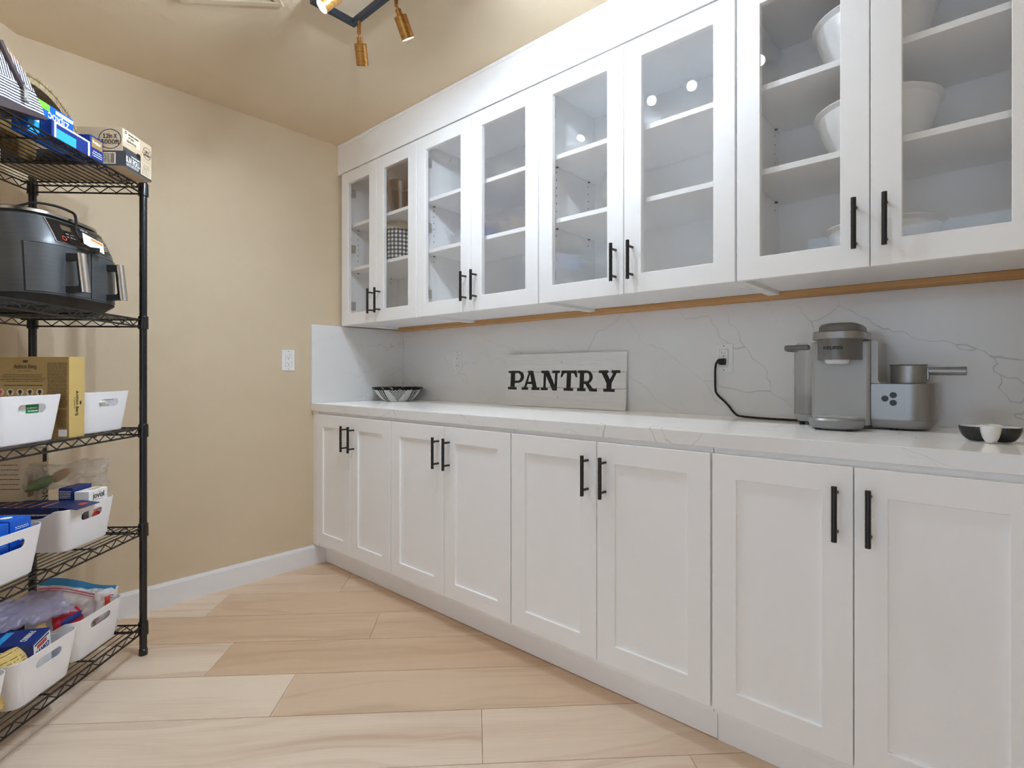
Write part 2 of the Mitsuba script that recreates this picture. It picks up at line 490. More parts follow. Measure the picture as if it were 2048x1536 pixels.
# ---------------------------------------------------------------- wall cabinets
LABU = ['with a gingham container inside', 'with rows of glass tumblers inside', 'with a glass pitcher inside', 'with big white bowls inside']
SH = (1.964, 1.709)
for i in range(4):
    c = thing('wall_cabinet', f'white glass door wall cabinet {LABU[i]}', 'cabinet', 'white wall cabinets')
    x0, x1 = UB[i] + 0.0006, UB[i + 1] - 0.0006
    t = 0.018
    part(c, 'side_panel', bx(x0, x0 + t, -0.462, -0.092, ZU0, 2.262, 0.0006), 'm_inside')
    part(c, 'side_panel', bx(x1 - t, x1, -0.462, -0.092, ZU0, 2.262, 0.0006), 'm_inside')
    part(c, 'back_panel', bx(x0 + t, x1 - t, -0.098, -0.092, ZU0 + 0.012, 2.244, 0), 'm_inside')
    part(c, 'bottom_panel', bx(x0 + t, x1 - t, -0.462, -0.098, 1.384, 1.402, 0.0006), 'm_inside')
    part(c, 'top_panel', bx(x0 + t, x1 - t, -0.462, -0.098, 2.244, 2.262, 0.0006), 'm_inside')
    for z in SH:
        part(c, 'shelf', bx(x0 + t + 0.001, x1 - t - 0.001, -0.445, -0.099, z - t, z, 0.0008), 'm_inside')
    holes = []
    for xs, sg in ((x0 + t, 1), (x1 - t, -1)):
        for yy in (-0.385, -0.15):
            for zz in np.r_[np.arange(1.73, 1.95, 0.032), 1.66]:
                m = trimesh.creation.cylinder(0.0028, 0.0006, sections=8)
                holes.append(put(m, frame([xs + sg * 0.0002, yy, zz], [0, 1, 0], [0, 0, 1])))
            for zz in (SH[0] - t - 0.004, SH[1] - t - 0.004):
                holes.append(rod([xs, yy, zz], [xs + sg * 0.009, yy, zz], 0.003, 8))
    part(c, 'shelf_pins', cat(*holes), 'm_slot', kind='stuff', label='dark shelf pins and pin holes')
    mid = UB[i] + 0.3486 if i == 0 else (UB[i] + UB[i + 1]) / 2 if i < 3 else 2.3029 + 0.3444
    for k, (a, b) in enumerate(((UB[i] + 0.0028, mid - 0.0014), (mid + 0.0014, UB[i + 1] - 0.0028))):
        d = part(c, 'door', ring_frame(a, b, ZU0 + 0.0005, ZU1, 0.067, YU, YU + 0.0195), 'm_white')
        pane = trimesh.Trimesh([[a + 0.064, -0.4775, ZU0 + 0.064], [b - 0.064, -0.4775, ZU0 + 0.064], [b - 0.064, -0.4775, ZU1 - 0.064], [a + 0.064, -0.4775, ZU1 - 0.064]], [[0, 1, 2], [0, 2, 3]], process=False)
        part(d, 'glass_pane', pane, 'm_pane', False)
        hx = (b - 0.030) if k == 0 else (a + 0.034)
        part(d, 'handle', moved(HANDLE, shift(hx, YU, 1.484)), None, label='black bar handle')
        if i < 3:
            for zz in (2.155, 1.828, 1.492):
                M = shift(x0 + t, -0.428, zz) if k == 0 else shift(x1 - t, -0.428, zz) @ np.diag([-1, -1, 1, 1])
                part(d, 'hinge', moved(HINGE, M), None, label='small metal hinge')
c = thing('filler_board', 'long white filler board between the wall cabinets and the beige ceiling', 'filler board')
part(c, 'board', bx(0.0005, 2.9995, -0.482, -0.465, 2.2645, 2.424, 0.0012), 'm_white')
part(c, 'top_trim', bx(0.0005, 2.9995, -0.487, -0.465, 2.4245, 2.4397, 0.003), 'm_white')
single('filler_strip', 'narrow white filler strip between the beige wall and the first glass door cabinet', 'filler strip', bx(0.0205, 0.0478, -0.468, -0.44, ZU0 + 0.001, 2.262, 0.0006), 'm_white')
single('wood_batten', 'bare wood batten under the wall cabinets above the splash', 'batten', bx(0.022, 2.9985, -0.0905, -0.0005, 1.3635, 1.383, 0.001), 'm_batten')

# ---------------------------------------------------------------- lamps on the ceiling
def unit(v):
    v = np.asarray(v, float)
    return v / np.linalg.norm(v)


ZF = 2.392
scene['m_bulb'] = {'type': 'diffuse', 'reflectance': rgb([0.8] * 3)}
c = thing('track_light', 'black square ceiling light frame with swivelling brass spotlights', 'ceiling light')
FX0, FX1, FY0, FY1, BW = 1.098, 2.25, -1.232, -1.054, 0.020
bars = [bx(FX0, FX1, FY1 - BW, FY1, ZF, ZF + 0.022), bx(FX0, FX1, FY0, FY0 + BW, ZF, ZF + 0.022),
        bx(FX0, FX0 + BW, FY0, FY1, ZF, ZF + 0.022), bx(FX1 - BW, FX1, FY0, FY1, ZF, ZF + 0.022)]
bars += [bx(1.55, 1.78, FY0 + 0.02, FY1 - 0.02, ZF + 0.006, H - 0.0003, 0.003)]
part(c, 'frame', cat(*bars), 'm_frame')


def spot(x, y, aim, power=1.0):
    """A brass can hung from the frame at (x, y), shining along aim."""
    aim = unit(aim)
    piv = np.array([x, y, ZF - 0.044])
    s = part(c, 'spotlight', cat(rod([x, y, ZF + 0.003], piv, 0.0066, 12), trimesh.creation.icosphere(2, 0.0068).apply_translation(piv)), 'm_brass')
    a = unit(np.cross(aim, [0.3, 0.9, 0.1]))
    M = frame(piv, a, np.cross(aim, a))          # local z along aim
    neck = lathe([(0, 0.004), (0.004, 0.004), (0.0045, 0.012), (0.0098, 0.0125), (0.0102, 0.014), (0.0102, 0.034), (0, 0.034)], 28)
    part(s, 'neck', put(neck, M), 'm_brass')
    can = lathe([(0, 0.033), (0.0213, 0.033), (0.0222, 0.034), (0.0222, 0.104), (0.0218, 0.1045), (0.0212, 0.104), (0.0210, 0.100), (0, 0.099)], 40)
    part(s, 'can', put(can, M), 'm_brass')
    bulb = put(lathe([(0.0208, 0.1018), (0, 0.1021)], 32), M)
    n = bulb.face_normals.mean(0)
    if n @ aim < 0:
        bulb.invert()
    part(s, 'bulb', bulb, 'm_bulb', False, label='bright lamp face')
    key = [k for k in scene if k.startswith(s + '__bulb')][-1]
    scene[key]['emitter'] = {'type': 'area', 'radiance': rgb(np.array(LAMPC) * LAMP * power)}


LAMPC = (0.83, 0.985, 1.16)
POWER = [0.35, 0.75, 0.95, 0.25, 1.7, 0.8, 2.4, 1.5, 0.2]
for (hx, hy, aim), pw in zip(((1.146, -1.064, (-0.41, 0.41, -0.80)), (1.374, -1.064, (-0.06, 0.52, -0.82)), (1.755, -1.064, (0.12, 0.90, -0.50)), (1.930, -1.064, (0.20, 0.90, -0.50)),
                              (1.309, -1.222, (-0.27, -0.62, -0.73)), (1.560, -1.222, (-1.0, -0.35, -0.60)), (1.82, -1.222, (-0.35, -1.0, -0.50)), (2.08, -1.222, (0.4, -1.0, -0.3)), (2.16, -1.064, (0.65, 0.90, -0.50))), POWER):
    spot(hx, hy, aim, pw)

# register on the ceiling, turned like the floor
c = thing('ceiling_vent', 'beige metal ceiling register in front of the brass spotlights', 'vent')
E1, E2 = unit([-0.70, -0.72, 0]), unit([0.72, -0.70, 0])
VM = frame([0.960, -1.2593, H], E1, E2)
VM = np.array(VM)
vent = [bx(0, 0.36, 0, 0.025, -0.012, 0, 0.002), bx(0, 0.36, 0.155, 0.18, -0.012, 0, 0.002), bx(0, 0.025, 0.025, 0.155, -0.012, 0, 0.002), bx(0.335, 0.36, 0.025, 0.155, -0.012, 0, 0.002)]
if VM[2, 2] < 0:
    vent = [put(v, np.diag([1, 1, -1, 1])) for v in vent]
    for v in vent: v.invert()
mat('m_vent', srgb(196, 180, 152), 0.6)
part(c, 'vent_frame', put(cat(*vent), VM), 'm_vent')
for k in range(8):
    y = 0.034 + k * 0.016
    sl = bx(0.025, 0.335, y, y + 0.010, -0.008, -0.001, 0.0005)
    if VM[2, 2] < 0:
        sl = put(sl, np.diag([1, 1, -1, 1])); sl.invert()
    part(c, 'slat', put(sl, VM), 'm_vent')

# ---------------------------------------------------------------- on the counter
# outlets
def outlet(label, o, xd, covered=False):
    """o: the middle of the plate on its wall, xd: to the right seen from the room."""
    c = thing('outlet', label, 'outlet')
    M = frame(o, xd, [0, 0, 1])
    part(c, 'cover_plate', put(rr_solid([(0, -0.0355, 0.0355, -0.0572, 0.0572, 0.003), (0.0042, -0.0352, 0.0352, -0.057, 0.057, 0.003), (0.0058, -0.0335, 0.0335, -0.0553, 0.0553, 0.003)], 3), M), 'm_outlet')
    part(c, 'receptacle', put(rr_solid([(0.0055, -0.0168, 0.0168, -0.0335, 0.0335, 0.001), (0.0075, -0.0165, 0.0165, -0.0332, 0.0332, 0.001)], 2), M), 'm_outlet')
    edge = [bx(-0.0176, -0.0168, -0.0343, 0.0343, 0.0057, 0.0061, 0), bx(0.0168, 0.0176, -0.0343, 0.0343, 0.0057, 0.0061, 0), bx(-0.0168, 0.0168, -0.0343, -0.0335, 0.0057, 0.0061, 0), bx(-0.0168, 0.0168, 0.0335, 0.0343, 0.0057, 0.0061, 0)]
    for yc in (0.0165, -0.0165):
        if covered and yc < 0: continue
        edge += [bx(-0.0072, -0.0056, yc - 0.001, yc + 0.0065, 0.0072, 0.0078, 0), bx(0.0050, 0.0064, yc - 0.001, yc + 0.0055, 0.0072, 0.0078, 0)]
        edge.append(put(trimesh.creation.cylinder(0.0025, 0.0006, sections=12), shift(0, yc - 0.0075, 0.0076)))
    edge += [put(trimesh.creation.cylinder(0.0022, 0.0006, sections=10), shift(0, s * 0.048, 0.0058)) for s in (-1, 1)]
    part(c, 'slots', put(cat(*edge), M), 'm_slot', label='dark slots and seams')


outlet('white outlet on the quartz splash between the woven bowl and the wooden sign', [0.547, -0.0202, 1.166], [1, 0, 0])
outlet('white outlet on the quartz splash with a black plug in its lower socket', [2.099, -0.0202, 1.151], [1, 0, 0], True)
outlet('white outlet on the beige back wall left of the counter', [0.0002, -0.7835, 1.1625], [0, 1, 0])

# plug and cord of the coffee maker
c = thing('power_cord', 'black power cord running from the outlet to the coffee maker', 'cord')
part(c, 'plug', cat(rr_solid([(-0.009, -0.012, 0.012, -0.013, 0.013, 0.004), (0.012, -0.011, 0.011, -0.012, 0.012, 0.004)], 3).apply_transform(frame([2.098, -0.0395, 1.136], [1, 0, 0], [0, 0, 1])),
               bx(2.080, 2.105, -0.052, -0.036, 1.131, 1.145, 0.003), put(lathe([(0.011, 0), (0.007, 0.014), (0, 0.014)], 16), frame([2.098, -0.042, 1.128], [1, 0, 0], [0, 1, 0]))), 'm_blackmatte')
pts = [(2.095, -0.046, 1.138), (2.083, -0.047, 1.137), (2.073, -0.042, 1.120), (2.069, -0.036, 1.085), (2.068, -0.032, 1.04), (2.068, -0.030, 1.022), (2.078, -0.030, 1.004), (2.100, -0.031, 0.984), (2.120, -0.034, 0.965), (2.143, -0.040, 0.939),
       (2.165, -0.050, 0.9275), (2.215, -0.075, 0.9262), (2.30, -0.10, 0.9262), (2.40, -0.105, 0.9262), (2.47, -0.10, 0.930)]
part(c, 'cable', tube(spline(pts, 70), 0.0040, 10), 'm_blackmatte')

# wooden sign of three planks
mat('m_signwood', proc(lambda p, n, uv: mix(srgb(222, 221, 219), srgb(236, 235, 233), fbm(p.x * 9, p.y * 40, p.z * 120, 3)) * (1 - 0.18 * smoothstep(0.74, 0.84, fbm(p.x * 14, 3.0, p.z * 160, 3)))), 0.7, spec=0.3)
mat('m_ink', srgb(42, 41, 40), 0.7, spec=0.3)
c = thing('sign', 'whitewashed wooden plank sign with PANTRY in black letters', 'sign')
b0, b1 = np.array([0.962, -0.069, CT + 0.0006]), np.array([1.674, -0.051, CT + 0.0006])
sx = unit(b1 - b0)
nb = unit(np.array([sx[1], -sx[0], 0]))           # towards the room
su = unit(np.array([0, 0, 0.268]) - nb * 0.0185)
SM = frame(b0, sx, su)                             # local z towards the room
WID = np.linalg.norm(b1 - b0)
hs = (0.0, 0.0985, 0.1755, 0.269)
for k in range(3):
    e = (0.002, -0.001, 0.001)[k]
    part(c, 'plank', put(bx(0.0 + e, WID + e * 0.7, hs[k] + 0.0007, hs[k + 1] - 0.0007, -0.0095, 0.0, 0.0012), SM), 'm_signwood')


def slab(lx):
    """The six letters as polygons, capital height 1, in a bold slab-serif with low contrast."""
    P = {}
    sf = 0.13
    def bar(x0, x1, y0, y1): return sbox(x0, y0, x1, y1)
    def sl(x0, x1, X0, X1, y0=0.0, y1=1.0): return Polygon([(x0, y0), (x1, y0), (X1, y1), (X0, y1)]).buffer(0)
    bowl = affinity.scale(Point(0, 0).buffer(1, 24), 0.36, 0.325)
    def bowlat(cx, cy): 
        o = affinity.translate(bowl, cx, cy)
        i = affinity.translate(affinity.scale(Point(0, 0).buffer(1, 24), 0.175, 0.205), cx, cy)
        return (o.difference(i)).intersection(sbox(cx - 0.10, 0, 2, 1)).union(bar(cx - 0.25, cx, cy + 0.205, cy + 0.325)).union(bar(cx - 0.25, cx, cy - 0.325, cy - 0.205))
    P['P'] = bar(0.13, 0.37, 0, 1).union(bar(0, 0.48, 0, sf)).union(bar(0, 0.45, 1 - sf, 1)).union(bowlat(0.50, 0.675))
    a = sl(0.02 + 0.06, 0.24, 0.42, 0.52).union(sl(0.70, 0.97, 0.42, 0.66)).union(bar(0.25, 0.75, 0.30, 0.43))
    P['A'] = a.union(bar(-0.02, 0.40, 0, sf)).union(bar(0.60, 1.09, 0, sf)).union(bar(0.34, 0.66, 1 - sf * 0.8, 1))
    P['N'] = bar(0.14, 0.28, 0, 1).union(bar(0.78, 0.92, 0, 1)).union(Polygon([(0.13, 1), (0.42, 1), (0.92, 0), (0.68, 0)])).union(bar(0, 0.40, 0, sf)).union(bar(0, 0.36, 1 - sf, 1)).union(bar(0.62, 1.05, 1 - sf, 1))
    P['T'] = bar(0.38, 0.64, 0, 1).union(bar(0.22, 0.80, 0, sf)).union(bar(0.06, 0.96, 1 - sf, 1)).union(Polygon([(0.06, 1), (0.0, 0.66), (0.09, 0.66), (0.22, 0.86), (0.40, 0.88), (0.40, 1)])).union(Polygon([(0.96, 1), (1.02, 0.66), (0.93, 0.66), (0.80, 0.86), (0.62, 0.88), (0.62, 1)]))
    P['R'] = P['P'].union(Polygon([(0.38, 0.45), (0.60, 0.45), (1.02, 0.0), (0.72, 0.0)])).union(bar(0.70, 1.12, 0, sf))
    P['Y'] = bar(0.42, 0.68, 0, 0.5).union(bar(0.27, 0.85, 0, sf)).union(Polygon([(0.08, 1), (0.36, 1), (0.66, 0.44), (0.60, 0.36), (0.42, 0.40)])).union(Polygon([(0.82, 1), (0.98, 1), (0.68, 0.40), (0.50, 0.42)])).union(bar(0, 0.50, 1 - sf, 1)).union(bar(0.66, 1.10, 1 - sf, 1))
    return P[lx].buffer(0)


spans = [('P', 0.984, 1.090), ('A', 1.077, 1.193), ('N', 1.201, 1.314), ('T', 1.319, 1.417), ('R', 1.418, 1.527), ('Y', 1.533, 1.645)]
for ch, xa, xb in spans:
    g = slab(ch)
    x0, y0, x1, y1 = g.bounds
    k = (xb - xa) / (x1 - x0)
    g = affinity.affine_transform(g, [k, 0, 0, 0.0985, xa - 0.962 - x0 * k, 0.0840 - 0.0])
    g = g.difference(sbox(-1, hs[1] - 0.0007, 2, hs[1] + 0.0007)).difference(sbox(-1, hs[2] - 0.0007, 2, hs[2] + 0.0007))
    part(c, 'letter', put(extr(g, 0.0005, -0.0001), SM), 'm_ink', False)
nails = [put(trimesh.creation.cylinder(0.0022, 0.0008, sections=10), SM @ shift(x, y, 0)) for x, y in ((0.36, 0.222), (0.345, 0.052))]
part(c, 'nails', cat(*nails), 'm_slot')

# woven bowl
mat('m_woven', proc(lambda p, n, uv: weave(p)), 0.75, spec=0.2)
BWL = np.array([0.182, -0.182])


def weave(p):
    dx, dy, z = p.x - float(BWL[0]), p.y - float(BWL[1]), (p.z - CT) / 0.082
    th = dr.atan2(dy, dx) + 1.42
    sec = th / (2 * math.pi) * 4
    f = sec - dr.floor(sec) - 0.5
    row = dr.floor(z * 15)
    col = dr.floor(th / (2 * math.pi) * 104)
    chk = dr.select(((row + col) - 2 * dr.floor((row + col) / 2)) > 0.5, 1.0, 0.0)
    tri = dr.abs(f) < 0.02 + 0.27 * z                       # checked wedge
    white = (dr.abs(f) < 0.38) & ~tri
    stripe = dr.select((col - 2 * dr.floor(col / 2)) > 0.5, 1.0, 0.0)
    v = dr.select(tri, chk, dr.select(white, 0.92, stripe * 0.8))
    v = dr.select(z > 0.86, dr.select(chk * cell_rand(row, col) > 0.8, 0.5, 0.0), v)
    r2 = dr.sqrt(dx * dx + dy * dy)
    inside = r2 < (0.078 + 0.072 * z - 0.008)
    v = dr.select(inside, dr.select(chk > 0.5, 0.25, 0.0) * cell_rand(col, row, 3), v)
    return mix(srgb(22, 22, 23), srgb(226, 225, 221), v)


def rings_bowl(n=18):
    prof = []
    for k in range(n + 1):
        u = k / n
        z = 0.003 + 0.079 * u
        r = 0.080 + 0.073 * (u ** 0.75)
        prof.append((r + 0.0012 * (k % 2), z))
    inner = [(r - 0.008, z + 0.002) for r, z in prof[::-1]]
    inner = [(r, max(z, 0.008)) for r, z in inner]
    return lathe([(0, 0.0005), (0.078, 0.0005)] + prof + [(prof[-1][0] - 0.004, 0.085)] + inner + [(0, 0.008)], 72, (BWL[0], BWL[1], CT + 0.0003))


single('woven_bowl', 'shallow black and white woven bowl on the counter in the corner', 'bowl', rings_bowl(), 'm_woven', 40)

# pod coffee maker with milk frother
mat('m_grey', srgb(168, 168, 168), 0.42, 0.15)
mat('m_greydark', srgb(112, 112, 112), 0.40, 0.25)
mat('m_satin', srgb(158, 159, 160), 0.32, 0.6)
mat('m_button', srgb(38, 41, 45), 0.35)
scene['m_clear'] = {'type': 'blendbsdf', 'weight': 0.10, 'a': {'type': 'thindielectric', 'int_ior': 1.5}, 'b': {'type': 'twosided', 'b': {'type': 'principled', 'base_color': rgb(srgb(225, 225, 224)), 'roughness': 0.15}}}
mat('m_smoke', srgb(200, 200, 199), 0.2)
scene['m_water'] = {'type': 'blendbsdf', 'weight': 0.40, 'a': {'type': 'thindielectric', 'int_ior': 1.33}, 'b': {'type': 'twosided', 'b': {'type': 'principled', 'base_color': rgb(srgb(190, 190, 189)), 'roughness': 0.2}}}
c = thing('coffee_maker', 'grey single-cup coffee maker with water tank and milk frother', 'coffee maker')
CMX = frame([0, 0, CT], X, Y)
cz = lambda m: put(m, CMX)
body = part(c, 'body', cz(rr_solid([(0.012, 2.460, 2.6155, -0.265, -0.060, 0.012), (0.232, 2.460, 2.6155, -0.265, -0.060, 0.012), (0.262, 2.460, 2.6155, -0.262, -0.060, 0.014), (0.2665, 2.464, 2.612, -0.256, -0.064, 0.012)], 5)), 'm_grey')
part(c, 'side_column', cz(put(extr(Polygon([(2.6165, 0.138), (2.6165, 0.262), (2.621, 0.2665), (2.629, 0.2665), (2.634, 0.262), (2.634, 0.148), (2.637, 0.141), (2.644, 0.138)]), 0.175), frame([0, -0.070, 0], X, Z))), 'm_grey')
hd = part(c, 'brew_head', cz(loft([np.c_[np.array([[2.5405 + a * 1.0, b] for a, b in HEADRING]), np.full(len(HEADRING), z)] for z, HEADRING in ((0.2085, [(0.0575 * math.sin(t) * -1, -0.270 - 0.105 * math.cos(t) * 0.9) if abs(t) < 1.57 else (0.0575 * -math.sin(t), -0.22) for t in np.linspace(-3.1, 3.1, 48)]), (0.270, [(0.0575 * -math.sin(t), -0.270 - 0.105 * math.cos(t) * 0.9) if abs(t) < 1.57 else (0.0575 * -math.sin(t), -0.22) for t in np.linspace(-3.1, 3.1, 48)]))])), 'm_greydark')
part(hd, 'logo', cz(textm('KEURIG', 0.0088, [2.5405, -0.3654, 0.2385], X, Z, 0.0012, 0.050, True, 'c')), 'm_ink', False, label='dark KEURIG lettering')
part(hd, 'nozzle', cz(lathe([(0, 0.197), (0.026, 0.197), (0.031, 0.201), (0.032, 0.2087), (0, 0.2087)], 32, (2.5385, -0.305, 0))), 'm_outlet')
lid = part(c, 'lid', cz(rr_solid([(0.2685, 2.4765, 2.6045, -0.352, -0.125, 0.055), (0.271, 2.473, 2.608, -0.357, -0.120, 0.058), (0.291, 2.474, 2.607, -0.355, -0.122, 0.058), (0.294, 2.478, 2.603, -0.351, -0.126, 0.055)], 18)), 'm_satin', 40)
part(lid, 'lid_cap', cz(rr_solid([(0.2935, 2.488, 2.597, -0.338, -0.14, 0.05), (0.308, 2.488, 2.597, -0.338, -0.14, 0.05), (0.316, 2.494, 2.591, -0.331, -0.147, 0.046), (0.3195, 2.505, 2.580, -0.318, -0.16, 0.036)], 18)), 'm_greydark', 50)
tr = part(c, 'drip_tray', cz(rr_solid([(0.004, 2.478, 2.602, -0.374, -0.262, 0.055), (0.010, 2.471, 2.609, -0.384, -0.262, 0.060), (0.030, 2.466, 2.614, -0.390, -0.262, 0.064), (0.036, 2.469, 2.611, -0.387, -0.262, 0.062)], 10)), 'm_satin', 40)
part(tr, 'grate', cz(cat(*[bx(2.484 + k * 0.0075, 2.488 + k * 0.0075, -0.355, -0.275, 0.0362, 0.038, 0.0005) for k in range(15)])), 'm_smoke')
part(c, 'foot', cz(cat(*[lathe([(0, 0.0003), (0.008, 0.0003), (0.009, 0.012), (0, 0.012)], 14, (x, y, 0)) for x, y in ((2.50, -0.355), (2.58, -0.355), (2.67, -0.22), (2.73, -0.12), (2.42, -0.20), (2.48, -0.09))])), 'm_blackmatte')
tk = part(c, 'water_tank', cz(cat(rr_solid([(0.012, 2.408, 2.4585, -0.222, -0.075, 0.018), (0.03, 2.398, 2.4585, -0.232, -0.068, 0.022), (0.034, 2.398, 2.4585, -0.232, -0.068, 0.022)], 6))), 'm_grey')
part(tk, 'tank_wall', cz(rr_solid([(0.0345, 2.398, 2.4585, -0.232, -0.068, 0.022), (0.255, 2.398, 2.4585, -0.232, -0.068, 0.022), (0.268, 2.408, 2.4585, -0.224, -0.075, 0.016)], 6)), 'm_clear', 40, label='clear tank wall')
part(tk, 'water', cz(rr_solid([(0.036, 2.400, 2.4570, -0.230, -0.070, 0.020), (0.098, 2.400, 2.4570, -0.230, -0.070, 0.020)], 6)), 'm_water', 40, label='water in the tank')
part(tk, 'tank_handle', cz(cat(bx(2.378, 2.452, -0.247, -0.233, 0.243, 0.260, 0.005), bx(2.376, 2.390, -0.247, -0.120, 0.240, 0.260, 0.005))), 'm_greydark')
def frother_ring(z, i):
    x0, x1, y0, y1, r = 2.6170 + i * 0.3, 2.7665 - i, -0.249 + i, -0.062 - i, 0.066 - i
    p = [(x0, y1), (x0, y0)]
    p += [(x1 - r + r * math.sin(t), y0 + r - r * math.cos(t)) for t in np.linspace(0, math.pi / 2, 14)]
    p += [(x1 - r + r * math.cos(t), y1 - r + r * math.sin(t)) for t in np.linspace(0, math.pi / 2, 14)]
    return np.c_[np.array(p), np.full(len(p), z)]


fr = part(c, 'frother_base', cz(loft([frother_ring(z, i) for z, i in ((0.006, 0.012), (0.012, 0.006), (0.022, 0.0015), (0.030, 0.0), (0.031, 0.0005), (0.0325, 0.0), (0.136, 0.0), (0.138, 0.002))])), 'm_satin', 35)
part(fr, 'button', cz(cat(*[put(trimesh.creation.cylinder(0.0088, 0.002, sections=24), frame([x, -0.2492, z], X, Z)) for x, z in ((2.6515, 0.0935), (2.6715, 0.1040), (2.6715, 0.0815))])), 'm_button', label='dark round buttons')
single('frothing_cup', 'small steel frothing cup with a grey side handle on the coffee maker', 'cup', cz(cat(
    lathe([(0, 0.1382), (0.0435, 0.1382), (0.0445, 0.1400), (0.0445, 0.190), (0.0475, 0.1935), (0.0470, 0.1945), (0.0437, 0.191), (0.0433, 0.141), (0, 0.141)], 48, (2.700, -0.165, 0)),
    bx(2.743, 2.750, -0.174, -0.156, 0.148, 0.185, 0.002), put(lathe([(0, 0), (0.0105, 0), (0.0115, 0.002), (0.0125, 0.083), (0.0115, 0.0865), (0, 0.0865)], 24), frame([2.747, -0.165, 0.1745], Y, Z)))), 'm_satin', 40)

# small three-lobed dish
mat('m_enamel', srgb(240, 240, 239), 0.12, spec=0.6)
mat('m_enamelblack', srgb(34, 34, 35), 0.12, spec=0.6)
c = thing('lobed_dish', 'small glazed black and white dish with three lobes near the counter edge', 'dish')
DC = np.array([2.884, -0.415])


def lobe_pair(ang, R, wide, tall, m):
    n, k = 24, 10
    outer, inner = [], []
    for i in range(k + 1):
        ph = (i / k) * math.pi / 2
        z = 0.001 + tall * (1 - math.cos(ph)) ** 0.85
        s = 0.30 + 0.70 * math.sin(ph) ** 0.9
        o = [[R * 0.42 + R * 0.58 * s * math.cos(t), wide * 0.5 * s * math.sin(t), z] for t in np.arange(n) * 2 * math.pi / n]
        outer.append(o)
        s2 = s * 0.93
        inner.append([[R * 0.42 + R * 0.58 * s2 * math.cos(t), wide * 0.5 * s2 * math.sin(t), max(z, 0.004)] for t in np.arange(n) * 2 * math.pi / n])
    M = shift(DC[0], DC[1], CT + 0.0003) @ np.array(trimesh.transformations.rotation_matrix(ang, [0, 0, 1]))
    white = [[[x, y, z + 0.0006] for x, y, z in r] for r in inner]
    return put(loft(outer + inner[::-1]), M), put(loft(white, cap1=False), M)


for ang, R, wide, tall, m in ((math.radians(165), 0.062, 0.060, 0.036, 'm_enamelblack'), (math.radians(15), 0.058, 0.060, 0.036, 'm_enamelblack'), (math.radians(-90), 0.064, 0.040, 0.042, 'm_enamel')):
    shell_, white_ = lobe_pair(ang, R, wide, tall, m)
    l = part(c, 'lobe', shell_, m, 40, label='white front lobe' if m == 'm_enamel' else 'black side lobe')
    part(l, 'glaze', white_, 'm_enamel', 40, label='white glazed inside')

# ---------------------------------------------------------------- in the wall cabinets
mat('m_bowl', srgb(232, 231, 229), 0.30, spec=0.5)


def mixing_bowl(x, y, z, r, h, label):
    prof = [(0, 0), (r * 0.52, 0), (r * 0.56, 0.004)]
    for k in range(1, 11):
        u = k / 10
        prof.append((r * (0.56 + 0.36 * math.sin(u * 1.35) / math.sin(1.35)), 0.004 + (h - 0.016) * u))
    prof += [(r * 0.955, h - 0.008), (r, h - 0.003), (r * 0.995, h), (r * 0.955, h - 0.002)]
    inner = [(a - 0.004, max(b, 0.005)) for a, b in prof[12:2:-1]]
    single('mixing_bowl', label, 'bowl', lathe(prof + inner + [(0, 0.005)], 64, (x, y, z + 0.0004)), 'm_bowl', 40, group='white bowls in the wall cabinet')


mixing_bowl(2.625, -0.270, SH[0], 0.158, 0.168, 'big white bowl on the top shelf of the wall cabinet above the coffee maker')
mixing_bowl(2.632, -0.270, SH[1], 0.160, 0.155, 'big white bowl on the middle shelf of the wall cabinet above the coffee maker')
mixing_bowl(2.648, -0.270, 1.402, 0.148, 0.115, 'white bowl on the lowest level of the wall cabinet above the coffee maker')

mat('m_gingham', proc(lambda p, n, uv: gingham(p)), 0.8, spec=0.2)
GC = (0.352, -0.30)


def gingham(p):
    th = dr.atan2(p.y - GC[1], p.x - GC[0]) / (2 * math.pi) * 26
    v = p.z / 0.0225
    a = dr.select(th - dr.floor(th) < 0.5, 1.0, 0.0)
    b = dr.select(v - dr.floor(v) < 0.5, 1.0, 0.0)
    return mix(mix(srgb(235, 233, 229), srgb(110, 110, 110), dr.maximum(a, b)), srgb(40, 40, 42), a * b)


mat('m_linen', srgb(206, 192, 170), 0.8)
c = thing('gingham_canister', 'black and white gingham canister with a beige domed lid in the wall cabinet', 'canister')
part(c, 'body', lathe([(0, 0), (0.086, 0), (0.089, 0.004), (0.092, 0.195), (0, 0.195)], 56, (*GC, SH[1] + 0.0004)), 'm_gingham', 40)
part(c, 'lid', lathe([(0, 0.1953), (0.093, 0.1953), (0.0935, 0.205), (0.088, 0.224), (0.070, 0.240), (0.04, 0.248), (0, 0.25)], 56, (*GC, SH[1] + 0.0004)), 'm_linen', 40)

scene['m_amber'] = {'type': 'thindielectric', 'int_ior': 1.5, 'specular_transmittance': rgb([0.72, 0.58, 0.46])}
scene['m_blueglass'] = {'type': 'thindielectric', 'int_ior': 1.5, 'specular_transmittance': rgb([0.74, 0.80, 0.97])}


def cup(prof, th=0.003):
    o = list(prof)
    i = [(max(r - th, 0.001), z + (th if r < 1e-6 or z < th else 0)) for r, z in o[::-1] if r > 1e-6]
    i = [(r, max(z, th + 0.001)) for r, z in i]
    return o + i + [(0, th + 0.001)]


